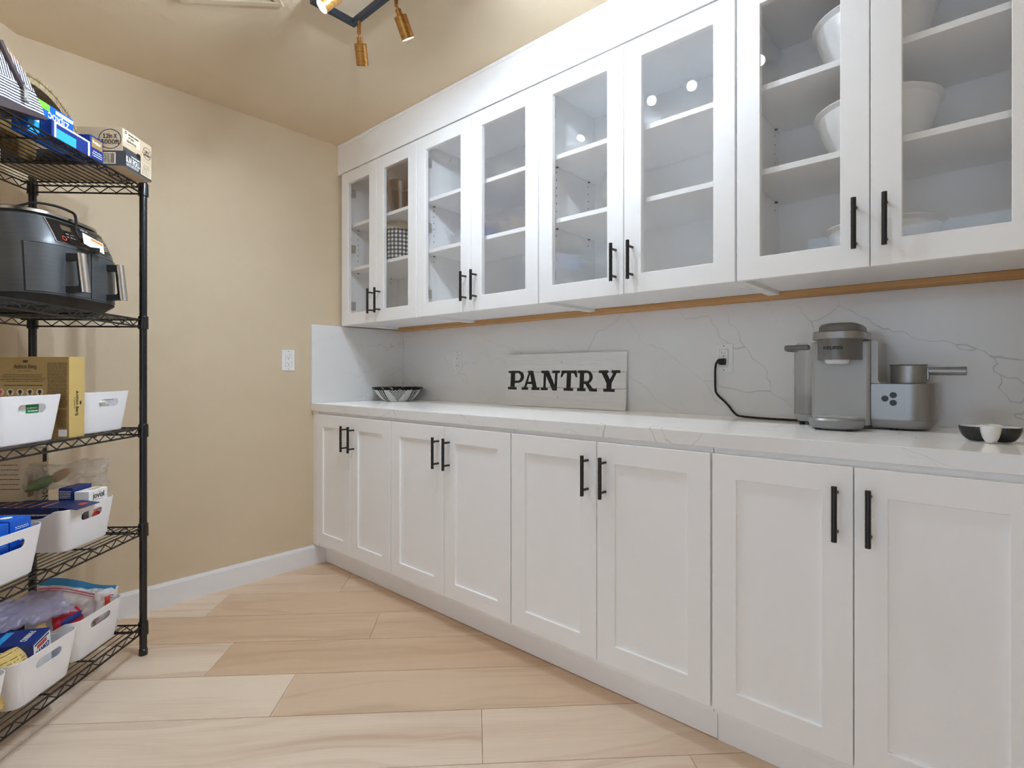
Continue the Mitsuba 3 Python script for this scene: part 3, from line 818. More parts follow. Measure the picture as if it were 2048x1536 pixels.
single('glass_bowl', 'amber tinted glass bowl with a wide rim on the top shelf above the gingham canister', 'bowl', lathe(cup([(0, 0), (0.058, 0), (0.064, 0.02), (0.078, 0.10), (0.086, 0.15), (0.094, 0.19), (0.103, 0.2)]), 56, (0.388, -0.30, SH[0] + 0.0004)), 'm_amber', 40)
single('glass_dish', 'clear glass dish on the lowest level below the gingham canister', 'dish', lathe(cup([(0, 0), (0.075, 0), (0.085, 0.02), (0.095, 0.05), (0.11, 0.064)]), 56, (0.40, -0.30, 1.4024)), 'm_glass', 40)


def facets(m, n, amp):
    """Cut-glass ribs round the upright axis of a lathed mesh."""
    v = m.vertices
    c0 = v[:, :2].mean(0)
    d = v[:, :2] - c0
    th = np.arctan2(d[:, 1], d[:, 0])
    v[:, :2] = c0 + d * (1 + amp * np.cos(n * th))[:, None]
    m.vertices = v
    return m


single('crystal_bowl', 'small ribbed crystal bowl on the shelf left of the glass tumblers', 'bowl', facets(lathe(cup([(0, 0), (0.035, 0), (0.045, 0.015), (0.058, 0.05), (0.070, 0.098)], 0.004), 72, (0.868, -0.30, SH[1] + 0.0004)), 12, 0.03), 'm_glass', 20)
for k in range(5):
    for j in range(2):
        x, y = 1.055 + 0.075 * k, (-0.335, -0.235)[j]
        blue = k == 0
        m = facets(lathe(cup([(0, 0), (0.026, 0), (0.029, 0.004), (0.034, 0.096), (0.0345, 0.098)], 0.003), 48, (x, y, SH[1] + 0.0004)), 8, 0.025)
        row = ('front', 'back')[j]
        single('glass_tumbler', f'bluish glass tumbler at the left end of the {row} row in the wall cabinet' if blue else f'clear ribbed glass tumbler, {("", "next to", "second from", "third from", "farthest from")[k]} the bluish one in the {row} row', 'tumbler', m, 'm_blueglass' if blue else 'm_glass', 20, group='glass tumblers on the shelf')
single('glass_platter', 'shallow clear glass bowl on the top shelf above the glass tumblers', 'bowl', lathe(cup([(0, 0), (0.05, 0), (0.06, 0.01), (0.10, 0.035), (0.135, 0.075)], 0.003), 56, (1.15, -0.28, SH[0] + 0.0004)), 'm_glass', 40)
c = thing('glass_pitcher', 'round clear glass pitcher with a loop handle on the middle shelf', 'pitcher')
part(c, 'body', lathe(cup([(0, 0), (0.05, 0), (0.06, 0.01), (0.078, 0.06), (0.076, 0.10), (0.052, 0.15), (0.048, 0.18), (0.056, 0.20)], 0.003), 56, (1.775, -0.30, SH[1] + 0.0004)), 'm_glass', 40)
part(c, 'handle', tube([[1.712 - 0.046 * math.sin(a) * 1.0, -0.30, SH[1] + 0.118 + 0.056 * math.cos(a)] for a in np.linspace(0.1, 3.0, 24)], 0.006, 12), 'm_glass', 40)
single('cake_plate', 'clear glass footed cake plate on the top shelf right of the pitcher cabinet door', 'plate', lathe(cup([(0, 0), (0.055, 0), (0.03, 0.012), (0.016, 0.05), (0.02, 0.095), (0.09, 0.104), (0.115, 0.118)], 0.003), 56, (1.975, -0.27, SH[0] + 0.0004)), 'm_glass', 40)

# ---------------------------------------------------------------- black wire shelves on the angled wall
# local frame of the rack: x to the right seen from its front, y to its rear, the origin at the front right post
RO = np.array([0.440, -1.570, 0.0])
RM = frame(RO, [-math.sqrt(0.5), math.sqrt(0.5), 0], [-math.sqrt(0.5), -math.sqrt(0.5), 0])
loc = lambda m: put(m, RM)
RW, RD = 0.88, 0.410
LEVELS = (1.812, 1.297, 0.879, 0.495, 0.114)
rack = thing('wire_shelf_rack', 'tall black wire shelving unit with five shelves on the angled wall', 'shelving unit')
for x, y in ((0, 0), (0, RD), (-RW, 0), (-RW, RD)):
    grooves = [(0.0127, 0.0)]
    p = [(0, 0.0), (0.0145, 0.0), (0.0150, 0.004), (0.0150, 0.022), (0.0129, 0.024)]
    z = 0.06
    while z < 1.82:
        p += [(0.0129, z - 0.0012), (0.0123, z), (0.0129, z + 0.0012)]
        z += 0.0254 * 1.5
    p += [(0.0129, 1.836), (0.0136, 1.837), (0.0136, 1.842), (0.011, 1.8475), (0, 1.8478)]
    part(rack, 'post', loc(lathe(p, 24, (x, y, 0))), 'm_wire', 30)


def zigzag(a, b, z0, z1, pitch=0.030):
    a, b = np.array(a, float), np.array(b, float)
    L = np.linalg.norm(b - a)
    n = max(2, int(L / pitch))
    return [np.r_[a + (b - a) * (k / n), (z0, z1)[k % 2]] for k in range(n + 1)]


for zt in LEVELS:
    s = part(rack, 'shelf', loc(cat(*[rod([x0, y0, z], [x1, y1, z], 0.0034, 8) for z in (zt, zt - 0.0262)
                                      for x0, y0, x1, y1 in ((-RW, 0.0, 0, 0.0), (-RW, RD, 0, RD), (0, 0, 0, RD), (-RW, 0, -RW, RD))])), 'm_wire', 40)
    zz = [tube(zigzag(a, b, zt - 0.0235, zt - 0.0025), 0.0021, 6) for a, b in (((-RW + 0.03, 0), (-0.03, 0)), ((-RW + 0.03, RD), (-0.03, RD)), ((0, 0.04), (0, RD - 0.04)), ((-RW, 0.04), (-RW, RD - 0.04)))]
    part(s, 'zigzag_wire', loc(cat(*zz)), 'm_wire', 40, label='zigzag wire between the two edge rails')
    deck = [rod([-RW + 0.004, y, zt - 0.0005], [-0.004, y, zt - 0.0005], 0.0018, 6) for y in np.linspace(0.025, RD - 0.025, 15)]
    deck += [rod([x, 0.003, zt - 0.0048], [x, RD - 0.003, zt - 0.0048], 0.0030, 8) for x in (-0.055, -0.25, -0.44, -0.63, -0.825)]
    part(s, 'wire_deck', loc(cat(*deck)), 'm_wire', 40, kind='stuff', label='thin parallel deck wires')
    for x, y in ((0, 0), (0, RD), (-RW, 0), (-RW, RD)):
        part(s, 'collar', loc(lathe([(0.0132, zt - 0.036), (0.0178, zt - 0.035), (0.0168, zt + 0.012), (0.0150, zt + 0.0145), (0.0132, zt + 0.0145)], 24, (x, y, 0))), 'm_wire', 40)

# ---- white bins with a slot in the short front side
BW_, BL_, BH_ = 0.125, 0.36, 0.142


def bin_mesh():
    """Open bin, front at y = 0 (leaning out towards the rim), x from -0.125 to 0.125, z from 0; the rim dips along the long sides."""
    seg, n = 6, 28
    def outline(z, inset):
        k = z / BH_
        f = 0.020 * (1 - k) + inset
        return rrect(-BW_ + f, BW_ - f, 0.004 + f * 0.5 + inset * 0.5, BL_ - f, 0.034, seg)
    def densify(r, m=6):
        out = []
        for i in range(len(r)):
            a, b = r[i], r[(i + 1) % len(r)]
            d = np.linalg.norm(b - a)
            q = max(1, int(d / 0.018))
            out += [a + (b - a) * j / q for j in range(q)]
        return np.array(out)
    base = densify(outline(BH_, 0))
    def ring(k, inset, zfn):
        # the same parametrisation at every height: scale the rim outline towards the base one
        f = 0.020 * (1 - k) + inset
        c = np.array([0, BL_ / 2])
        s = np.array([(BW_ - f) / BW_, (BL_ / 2 - f * 0.75) / (BL_ / 2)])
        p = c + (base - c) * s
        return np.c_[p, zfn]
    y = base[:, 1]
    edge = np.minimum(y, BL_ - y)
    t = np.clip((edge - 0.03) / 0.06, 0, 1)
    rim = BH_ - 0.026 * t * t * (3 - 2 * t)
    outer = [ring(0.0, 0.006, np.full(len(base), 0.0)), ring(0.03, 0.0015, np.full(len(base), 0.004))]
    for u in (0.35, 0.7, 1.0):
        outer.append(ring(u, 0, 0.004 + (rim - 0.004) * u))
    lip = [ring(1.0, 0.0008, rim + 0.0008), ring(1.0, 0.0022, rim)]
    inner = [ring(u, 0.0024, 0.004 + (rim - 0.004) * u) for u in (0.7, 0.35)] + [ring(0.03, 0.0035, np.full(len(base), 0.005))]
    return loft(outer + lip + inner)


def slotted():
    import manifold3d as m3
    b = bin_mesh()
    m = m3.Manifold(m3.Mesh(np.asarray(b.vertices, np.float32), np.asarray(b.faces, np.uint32)))
    cut = []
    for x in (-0.036, 0.036):
        cy = trimesh.creation.cylinder(0.0135, 0.1, sections=24)
        cut.append(m3.Manifold(m3.Mesh(np.asarray(put(cy, frame([x, 0, 0.104], X, Z)).vertices, np.float32), np.asarray(cy.faces, np.uint32))))
    tool = m3.Manifold.batch_hull(cut)
    r = (m - tool).to_mesh()
    return trimesh.Trimesh(r.vert_properties[:, :3], r.tri_verts, process=False)


BIN = mikit.ply(slotted(), 'm_plastic', smooth=32)


def put_bin(x, y, z, label, turn=0.0):
    key = thing('storage_bin', label, 'bin', 'white plastic storage bins')
    M = RM @ shift(x, y, z) @ np.array(trimesh.transformations.rotation_matrix(math.radians(turn), [0, 0, 1]))
    shape(key, moved(BIN, M), None)
    return key


dz = 0.0030
put_bin(-0.722, 0.004, LEVELS[1] + dz, 'white plastic bin left of the grey air fryer')
put_bin(-0.500, 0.004, LEVELS[2] + dz, 'white plastic bin in front of the gold chocolate box')
put_bin(-0.163, 0.012, LEVELS[2] + dz, 'white plastic bin right of the gold chocolate box')
put_bin(-0.575, 0.004, LEVELS[3] + dz, 'white plastic bin holding bright blue boxes')
put_bin(-0.205, 0.040, LEVELS[3] + dz, 'white plastic bin holding a white pasta box and dark blue boxes')
put_bin(-0.695, 0.006, LEVELS[4] + dz, 'white plastic bin at the left end of the bottom shelf', 0)
put_bin(-0.435, 0.006, LEVELS[4] + dz, 'white plastic bin holding a blue breadcrumb box and a yellow bag')
put_bin(-0.176, 0.030, LEVELS[4] + dz, 'white plastic bin holding a red bag and a white plastic bag')


# ---- plain cartons with print
def carton(name, label, cat_, x0, x1, y0, y1, z0, z1, m, tilt=None, group=None, r=0.0012):
    """A carton in the rack's frame; returns (key, matrix for its prints)."""
    M = RM.copy()
    if tilt is not None:
        M = RM @ tilt
    k = thing(name, label, cat_, group)
    part(k, 'box', put(bx(x0, x1, y0, y1, z0, z1, r), M), m)
    return k, M


def rot(axis, deg, at):
    return np.array(trimesh.transformations.rotation_matrix(math.radians(deg), axis, at))


D3 = 0.0004
FRONT = lambda x, y, z: ([x, y - 0.0001, z], X, Z)             # faces -y
LEFTF = lambda x, y, z: ([x - 0.0001, y, z], -Y, Z)            # faces -x, reading towards the front
TOPF = lambda x, y, z: ([x, y, z + 0.0001], X, Y)


def patch(key, M, name, face, w, h, m, label=None, depth=0.0004):
    o, a, b = face
    return part(key, name, put(bx(0, w, 0, h, 0, depth, 0), M @ frame(o, a, b)), m, False, label)


def words(key, M, txt, h, face, m, width=None, bold=True, align='l', depth=0.0007):
    o, a, b = face
    return part(key, 'lettering', put(textm(txt, h, [0, 0, 0], X, Y, depth, width, bold, align), M @ frame(o, a, b)), m, False)


def small(key, M, face, w, h, n, m, t=0.0012, jag=0.1):
    o, a, b = face
    return part(key, 'small_print', put(lines([0, 0, 0.0002], X, Y, w, h, n, t, jag), M @ frame(o, a, b)), m, False)


mat('m_kraft', srgb(196, 176, 148), 0.75, spec=0.2)
mat('m_cream', srgb(226, 210, 182), 0.7, spec=0.2)
mat('m_char', srgb(72, 73, 76), 0.7, spec=0.2)
mat('m_print', srgb(62, 54, 46), 0.75, spec=0.1)
mat('m_paper', srgb(240, 240, 238), 0.6)
mat('m_gold', srgb(214, 186, 116), 0.42, 0.25)
mat('m_golddark', srgb(158, 128, 78), 0.6, 0.1)
mat('m_blue', srgb(14, 96, 206), 0.42)
mat('m_bluedark', srgb(18, 48, 124), 0.42)
mat('m_navy', srgb(26, 38, 84), 0.42)
mat('m_cyan', srgb(48, 168, 232), 0.42)
mat('m_green', srgb(120, 200, 60), 0.5)
mat('m_darkgreen', srgb(30, 128, 74), 0.5)
mat('m_red', srgb(196, 66, 48), 0.45)
mat('m_crimson', srgb(178, 26, 44), 0.35)
mat('m_orange', srgb(224, 140, 70), 0.5)

# film roll box on the rack's post tops
FB = (-0.209, -0.044, -0.057, 0.35, LEVELS[0] + 0.0025, LEVELS[0] + 0.1523)
k, M = carton('film_box', 'brown cardboard box of plastic film roll on the top right of the rack', 'box', *FB, 'm_kraft', shift(0, 0, FB[4]) @ np.diag([1, 1, 0.905, 1]) @ shift(0, 0, -FB[4]))
patch(k, M, 'dark_band', FRONT(FB[0] + 0.001, FB[2], FB[4] + 0.001), 0.098, 0.078, 'm_char')
patch(k, M, 'dark_band', FRONT(FB[0] + 0.001, FB[2] - 0.0001, FB[4] + 0.001), 0.163, 0.009, 'm_char')
patch(k, M, 'label', FRONT(FB[0] + 0.002, FB[2], FB[4] + 0.100), 0.092, 0.046, 'm_cream')
patch(k, M, 'label', FRONT(FB[0] + 0.101, FB[2], FB[4] + 0.012), 0.058, 0.052, 'm_cream')
words(k, M, 'FILM ROLL', 0.021, FRONT(FB[0] + 0.005, FB[2] - 0.0005, FB[4] + 0.027), 'm_paper', 0.088)
words(k, M, 'FOODSERVICE', 0.005, FRONT(FB[0] + 0.045, FB[2] - 0.0005, FB[4] + 0.053), 'm_paper', 0.048)
small(k, M, FRONT(FB[0] + 0.006, FB[2] - 0.0005, FB[4] + 0.012), 0.086, 0.012, 3, 'm_paper', 0.0018)
small(k, M, FRONT(FB[0] + 0.104, FB[2] - 0.0005, FB[4] + 0.014), 0.052, 0.048, 8, 'm_print', 0.0016, 0.02)
words(k, M, "Member's Mark", 0.0068, FRONT(FB[0] + 0.030, FB[2] - 0.0005, FB[4] + 0.133), 'm_print', 0.055, False)
words(k, M, 'FOOD', 0.0085, FRONT(FB[0] + 0.046, FB[2] - 0.0005, FB[4] + 0.119), 'm_print', 0.030, False, 'c')
words(k, M, 'SERVICE', 0.0085, FRONT(FB[0] + 0.046, FB[2] - 0.0005, FB[4] + 0.104), 'm_print', 0.052, False, 'c')


def ring_mark(key, M, face, r, lines_, m='m_print'):
    o, a, b = face
    g = Point(0, 0).buffer(r, 32).difference(Point(0, 0).buffer(r * 0.945, 32))
    ms = [extr(g, 0.0005, 0.0002)]
    for txt, h, w, y in lines_:
        ms.append(textm(txt, h, [0, y, 0.0002], X, Y, 0.0005, w, True, 'c'))
    part(key, 'round_mark', put(cat(*ms), M @ frame(o, a, b)), m, False)


ring_mark(k, M, FRONT(FB[0] + 0.136, FB[2], FB[4] + 0.108), 0.024, (('12in X', 0.0095, 0.028, 0.002), ('3000ft', 0.0095, 0.036, -0.012)))
ring_mark(k, M, LEFTF(FB[0], FB[2] + 0.042, FB[4] + 0.104), 0.038, (('12in X', 0.016, 0.046, 0.003), ('3000ft', 0.016, 0.062, -0.019)))
patch(k, M, 'dark_band', LEFTF(FB[0], FB[3] - 0.001, FB[4] + 0.001), 0.418, 0.058, 'm_char')
patch(k, M, 'barcode_label', LEFTF(FB[0] - 0.0004, FB[2] + 0.085, FB[4] + 0.008), 0.062, 0.044, 'm_cream')
bars_ = [bx(x, x + w, 0.003, 0.041, 0, 0.0003, 0) for x, w in zip(np.arange(0.004, 0.057, 0.0029), RNG.uniform(0.0008, 0.0021, 20))]
part(k, 'barcode', put(cat(*bars_), M @ frame([FB[0] - 0.0010, FB[2] + 0.085, FB[4] + 0.008], -Y, Z)), 'm_print', False)
g = affinity.rotate(Polygon([(0, 0.008), (0.004, 0), (0.02, -0.003), (0.025, 0.004), (0.022, 0.018), (0.006, 0.019)]), 0)
part(k, 'hand_hole', put(extr(g, 0.0006), M @ frame([FB[0] + 0.074, FB[2] - 0.0004, FB[4] + 0.066], X, Z)), 'm_blackmatte', False, label='dark torn hand hole')
part(k, 'emblem', put(extr(Point(0, 0).buffer(0.0055, 4).difference(Point(0, 0).buffer(0.003, 4)), 0.0005), M @ frame([FB[0] + 0.016, FB[2] - 0.0005, FB[4] + 0.137], X, Z)), 'm_print', False)

# small blue box before it
k, M = carton('small_box', 'small blue food storage bag box in front of the film roll box', 'box', -0.272, -0.212, 0.006, 0.09, LEVELS[0] + 0.0025, LEVELS[0] + 0.084, 'm_bluedark')
patch(k, M, 'picture', FRONT(-0.268, 0.006, LEVELS[0] + 0.044), 0.052, 0.034, 'm_golddark')
words(k, M, 'freezer', 0.011, FRONT(-0.265, 0.0054, LEVELS[0] + 0.058), 'm_paper', 0.040)
small(k, M, FRONT(-0.266, 0.0058, LEVELS[0] + 0.014), 0.05, 0.022, 3, 'm_paper', 0.003)
# zip bag cartons, upside down
k, M = carton('bag_box', 'upright blue and green zip bag box with upside down lettering', 'box', -0.478, -0.300, 0.042, 0.090, LEVELS[0] + 0.0025, LEVELS[0] + 0.118, 'm_blue')
patch(k, M, 'cyan_band', FRONT(-0.477, 0.042, LEVELS[0] + 0.004), 0.045, 0.052, 'm_cyan')
words(k, M, 'BRAND', 0.009, ([-0.438, 0.0414, LEVELS[0] + 0.052], -X, -Z), 'm_paper', 0.034)
patch(k, M, 'green_band', FRONT(-0.477, 0.042, LEVELS[0] + 0.096), 0.080, 0.021, 'm_green')
patch(k, M, 'grey_band', FRONT(-0.374, 0.0419, LEVELS[0] + 0.100), 0.073, 0.012, 'm_outlet')
words(k, M, 'Ziploc', 0.024, ([-0.318, 0.0412, LEVELS[0] + 0.094], -X, -Z), 'm_paper', 0.086)
k, M = carton('bag_box', 'low blue zip bag box with a white framed window at the shelf edge', 'box', -0.438, -0.276, 0.004, 0.038, LEVELS[0] + 0.0025, LEVELS[0] + 0.056, 'm_bluedark')
fr_ = [bx(0, 0.150, 0.046, 0.052, 0, 0.0006, 0), bx(0, 0.008, 0, 0.047, 0, 0.0006, 0), bx(0.142, 0.150, 0, 0.047, 0, 0.0006, 0)]
part(k, 'white_frame', put(cat(*fr_), M @ frame([-0.430, 0.0038, LEVELS[0] + 0.0035], X, Z)), 'm_paper', False)
patch(k, M, 'cyan_band', FRONT(-0.420, 0.004, LEVELS[0] + 0.006), 0.080, 0.030, 'm_cyan')

# striped arched bag
SBX, SBY0, SBY1, SBZ = -0.85, 0.006, 0.150, LEVELS[0] + 0.003


def striped(p, n, uv):
    # local coordinates of the rack
    dx, dy = p.x - float(RO[0]), p.y - float(RO[1])
    lx = (-dx + dy) * math.sqrt(0.5) - SBX
    z = p.z - SBZ - lx * 0.106
    low = z < 0.066 - 0.05 * (lx - 0.36)
    wob = (noise(p.x * 40, p.y * 40, p.z * 40) - 0.5) * 0.35
    t = dr.select(low, z / 0.0078, (lx + 0.38 * z) / 0.0082) + wob
    s = t - dr.floor(t)
    tan = smoothstep(0.150, 0.165, p.z - SBZ)
    dark = mix(srgb(62, 66, 80), srgb(150, 104, 62), tan * 0.8)
    light = mix(srgb(238, 238, 238), srgb(228, 208, 178), tan * 0.7)
    return mix(light, dark, dr.select(s < 0.45, 1.0, 0.0))


mat('m_striped', proc(striped), 0.8, spec=0.15)
mat('m_zipper', srgb(62, 48, 50), 0.6)
k = thing('striped_bag', 'arched navy and white striped zip bag on the top shelf', 'bag')
prof = [(0.0, 0.0), (0.23, 0.006), (0.392, 0.042), (0.394, 0.052), (0.388, 0.066), (0.362, 0.100), (0.332, 0.136), (0.295, 0.166), (0.262, 0.182), (0.228, 0.190), (0.185, 0.192), (0.13, 0.182), (0.07, 0.152), (0.03, 0.10), (0.004, 0.03)]
PC = np.array([0.2, 0.09])
rings_ = []
for y, s in ((SBY0 + 0.001, 0.965), (SBY0 + 0.008, 0.99), (SBY0 + 0.05, 1.0), ((SBY0 + SBY1) / 2, 1.005), (SBY1 - 0.05, 1.0), (SBY1 - 0.008, 0.99), (SBY1, 0.965)):
    rings_.append([[SBX + PC[0] + (x - PC[0]) * s, y, SBZ + PC[1] + (z - PC[1]) * s] for x, z in prof])
m = loft([r[::-1] for r in rings_])
m = m.subdivide().subdivide()
part(k, 'bag_body', loc(m), 'm_striped', 50)
base_ = hull([[SBX + x, y, SBZ + z] for x, z in ((-0.002, 0.0), (0.23, 0.005), (0.394, 0.041), (0.396, 0.050), (-0.001, 0.009)) for y in (SBY0 - 0.001, SBY1 + 0.001)])
part(k, 'dark_base', loc(base_), 'm_zipper', False)
zp = [[SBX + x, SBY0 - 0.002, SBZ + z] for x, z in ((0.232, 0.183), (0.258, 0.150), (0.285, 0.118), (0.308, 0.094))]
part(k, 'zipper', loc(tube(spline(zp, 20), 0.0078, 8)), 'm_zipper')
part(k, 'zip_pull', loc(cat(bx(SBX + 0.303, SBX + 0.316, SBY0 - 0.012, SBY0 - 0.007, SBZ + 0.062, SBZ + 0.098, 0.002), put(trimesh.creation.icosphere(2, 0.0075), shift(SBX + 0.308, SBY0 - 0.009, SBZ + 0.096)), put(trimesh.creation.icosphere(2, 0.007), shift(SBX + 0.312, SBY0 - 0.009, SBZ + 0.060)))), 'm_hinge')

# arched woven bag behind the zip bag boxes


def jute(p, n, uv):
    w = noise(p.x * 260, p.y * 260, p.z * 90)
    b = smoothstep(0.062, 0.050, p.z - LEVELS[0])
    c0 = mix(srgb(116, 98, 70), srgb(188, 168, 132), w)
    c1 = mix(srgb(26, 74, 122), srgb(70, 140, 184), w)
    return c0 * (1 - b) + c1 * b


mat('m_jute', proc(jute), 0.9, spec=0.1)
mat('m_jutein', proc(lambda p, n, uv: mix(srgb(104, 80, 48), srgb(140, 112, 72), noise(p.x * 90, p.y * 90, p.z * 40))), 0.9, spec=0.1)
k = thing('woven_bag', 'arched brown woven bag with a blue dyed foot on the top shelf', 'bag')
JC = (-0.378, LEVELS[0] + 0.003)
aa = np.linspace(0, math.pi, 40)
def arch(a, b): return [(JC[0] + a * math.cos(t), JC[1] + b * math.sin(t)) for t in aa]
outp, inp = arch(0.216, 0.214), arch(0.188, 0.184)
shell = Polygon(outp + inp[::-1]).buffer(0)
part(k, 'rim', put(extr(shell, 0.15), RM @ frame([0, 0.250, 0], X, Z)), 'm_jute', 40)
part(k, 'back', put(extr(Polygon(inp), 0.012), RM @ frame([0, 0.243, 0], X, Z)), 'm_jutein', 40)
part(k, 'edge_cord', loc(tube([[x, 0.101, z] for x, z in arch(0.209, 0.207)], 0.006, 8)), 'm_jute', 40)

# ---- second shelf: air fryer
def brushed(p, n, uv):
    return mix(srgb(88, 91, 94), srgb(98, 101, 104), noise(p.x * 25, p.y * 25, p.z * 500))


mat('m_fryer', proc(brushed), 0.38, 0.5)
mat('m_fryerdark', srgb(34, 34, 36), 0.45)
mat('m_panel', srgb(22, 21, 23), 0.18)
mat('m_chrome', srgb(214, 210, 206), 0.16, 1.0)
mat('m_display', srgb(96, 84, 66), 0.3)
mat('m_glyph', srgb(190, 188, 186), 0.5)
fz = LEVELS[1] + 0.0025
FC = -0.235                                         # the middle of the front
fry = thing('air_fryer', 'dark grey two-basket air fryer with chrome handles on the second shelf', 'air fryer')


def fry_ring(z, hw, yf, yb, r, bow):
    p = rrect(FC - hw, FC + hw, yf, yb, r, 10)
    # densify the front edge and bow it outwards
    out = []
    for i in range(len(p)):
        a, b = p[i], p[(i + 1) % len(p)]
        q = max(1, int(np.linalg.norm(b - a) / 0.015))
        out += [a + (b - a) * j / q for j in range(q)]
    out = np.array(out)
    front = np.clip(1 - (out[:, 1] - yf) / 0.10, 0, 1)
    out[:, 1] -= bow * front * (1 - ((out[:, 0] - FC) / hw) ** 2)
    return np.c_[out, np.full(len(out), z)]


def fixed(rings):
    n = min(len(r) for r in rings)
    res = []
    for r in rings:
        d = np.r_[0, np.cumsum(np.linalg.norm(np.diff(np.vstack([r, r[:1]]), axis=0), axis=1))]
        q = np.vstack([r, r[:1]])
        s = np.linspace(0, d[-1], 141)[:-1]
        res.append(np.c_[np.interp(s, d, q[:, 0]), np.interp(s, d, q[:, 1]), np.interp(s, d, q[:, 2])])
    return res


def fry_at(h):
    """The body's outline at the height h above the base."""
    k = min(max((h - 0.20) / 0.11, 0), 1)
    return dict(hw=0.196 - 0.006 * h / 0.3 - 0.016 * k, yf=0.052 + 0.046 * k ** 1.2, yb=0.396 - 0.008 * k, r=0.080, bow=0.020 - 0.002 * k)


hts = [0.042, 0.046, 0.10, 0.16, 0.20, 0.225, 0.25, 0.275, 0.293]
part(fry, 'body', loc(loft(fixed([fry_ring(fz + h, **fry_at(h)) for h in hts]))), 'm_fryer', 50)
part(fry, 'base', loc(loft(fixed([fry_ring(fz, 0.160, 0.085, 0.37, 0.07, 0.014), fry_ring(fz + 0.004, 0.163, 0.082, 0.372, 0.07, 0.014), fry_ring(fz + 0.036, 0.196, 0.051, 0.397, 0.080, 0.020), fry_ring(fz + 0.042, 0.1965, 0.051, 0.397, 0.080, 0.020)]))), 'm_fryerdark', 40)
part(fry, 'vent_band', loc(loft(fixed([fry_ring(fz + 0.2931, 0.170, 0.106, 0.386, 0.075, 0.016), fry_ring(fz + 0.304, 0.168, 0.108, 0.384, 0.075, 0.016)]))), 'm_fryerdark', 40)
part(fry, 'top', loc(loft(fixed([fry_ring(fz + 0.3041, 0.174, 0.098, 0.390, 0.080, 0.018), fry_ring(fz + 0.314, 0.172, 0.100, 0.388, 0.079, 0.018), fry_ring(fz + 0.319, 0.160, 0.112, 0.376, 0.072, 0.014)]))), 'm_steel', 40)


def on_front(x, h):
    """The front surface's y at (x, height) and the unit directions across and up it."""
    def yy(x, h):
        f = fry_at(h)
        u = (x - FC) / f['hw']
        e = max(0, abs(x - FC) - (f['hw'] - f['r']))
        return f['yf'] + (f['r'] - math.sqrt(max(f['r'] ** 2 - e * e, 1e-9))) - f['bow'] * max(0, 1 - u * u) * 1.0
    y = yy(x, h)
    ax = unit([0.004, yy(x + 0.002, h) - yy(x - 0.002, h), 0])
    up = unit([0, yy(x, h + 0.002) - yy(x, h - 0.002), 0.004])
    return np.array([x, y, fz + h]), ax, up


def skin(x0, x1, h0, h1, off, nx=16, nh=8, back=0.004, round_=0.0):
    """A patch lying on the fryer's front, off metres proud of it."""
    P = []
    for s in (off, -back):
        for i in range(nh + 1):
            for j in range(nx + 1):
                p, a, u = on_front(x0 + (x1 - x0) * j / nx, h0 + (h1 - h0) * i / nh)
                P.append(p + np.cross(a, u) / np.linalg.norm(np.cross(a, u)) * s)
    P = np.array(P)
    W = nx + 1
    N = (nx + 1) * (nh + 1)
    f = []
    for i in range(nh):
        for j in range(nx):
            q = [i * W + j, i * W + j + 1, (i + 1) * W + j + 1, (i + 1) * W + j]
            f += [[q[0], q[1], q[2]], [q[0], q[2], q[3]], [N + q[0], N + q[2], N + q[1]], [N + q[0], N + q[3], N + q[2]]]
    b = [j for j in range(W)] + [i * W + nx for i in range(1, nh + 1)] + [nh * W + j for j in range(nx - 1, -1, -1)] + [i * W for i in range(nh - 1, 0, -1)]
    for i in range(len(b)):
        a, c_ = b[i], b[(i + 1) % len(b)]
        f += [[a, N + a, N + c_], [a, N + c_, c_]]
    return trimesh.Trimesh(P, f, process=False)


part(fry, 'drawer_seam', loc(cat(skin(FC - 0.188, FC - 0.001, 0.046, 0.201, 0.0004), skin(FC + 0.001, FC + 0.180, 0.046, 0.201, 0.0004))), 'm_fryerdark', 50)
for s0, s1 in ((FC - 0.186, FC - 0.003), (FC + 0.003, FC + 0.178)):
    dr_ = part(fry, 'drawer', loc(skin(s0, s1, 0.047, 0.1985, 0.0024)), 'm_fryer', 50)
    hx = (s0 + s1) / 2 + 0.0
    o, a, u = on_front(hx, 0.12)
    g = Polygon([(0, 0.0), (0.060, 0.004), (0.046, 0.128), (0, 0.128)]).buffer(-0.004).buffer(0.004)
    hole = Polygon([(-0.01, 0.020), (0.046, 0.022), (0.037, 0.106), (-0.01, 0.106)]).buffer(-0.007).buffer(0.007)
    hm = extr(g.difference(hole.intersection(sbox(0.004, 0, 1, 1))), 0.022, -0.011)
    HM = RM @ frame([hx, o[1] + 0.004, fz + 0.052], [0, -1, 0], Z)
    part(dr_, 'handle', put(hm, HM), 'm_fryerdark', 30)
    e0, e1 = np.array([0.058, 0.001]), np.array([0.044, 0.128])
    chrome = hull([[*(e0 + [0.001 + 0.013 * math.cos(t), 0.0006]), 0.0165 * math.sin(t)] for t in np.linspace(-1.57, 1.57, 15)] + [[*(e1 + [0.0 + 0.013 * math.cos(t), 0.001]), 0.0155 * math.sin(t)] for t in np.linspace(-1.57, 1.57, 15)])
    part(dr_, 'handle_face', put(chrome, HM), 'm_chrome', 35, label='chrome handle front')
pn = part(fry, 'control_panel', loc(skin(FC - 0.128, FC + 0.158, 0.214, 0.288, 0.0016, 24, 8)), 'm_panel', 50, label='glossy black control panel')
edge_ = [skin(FC - 0.131, FC - 0.128, 0.212, 0.290, 0.0020, 1, 8), skin(FC + 0.158, FC + 0.161, 0.212, 0.290, 0.0020, 1, 8), skin(FC - 0.131, FC + 0.161, 0.2115, 0.2138, 0.0020, 24, 1)]
part(pn, 'silver_edge', loc(cat(*edge_)), 'm_steel', 50)
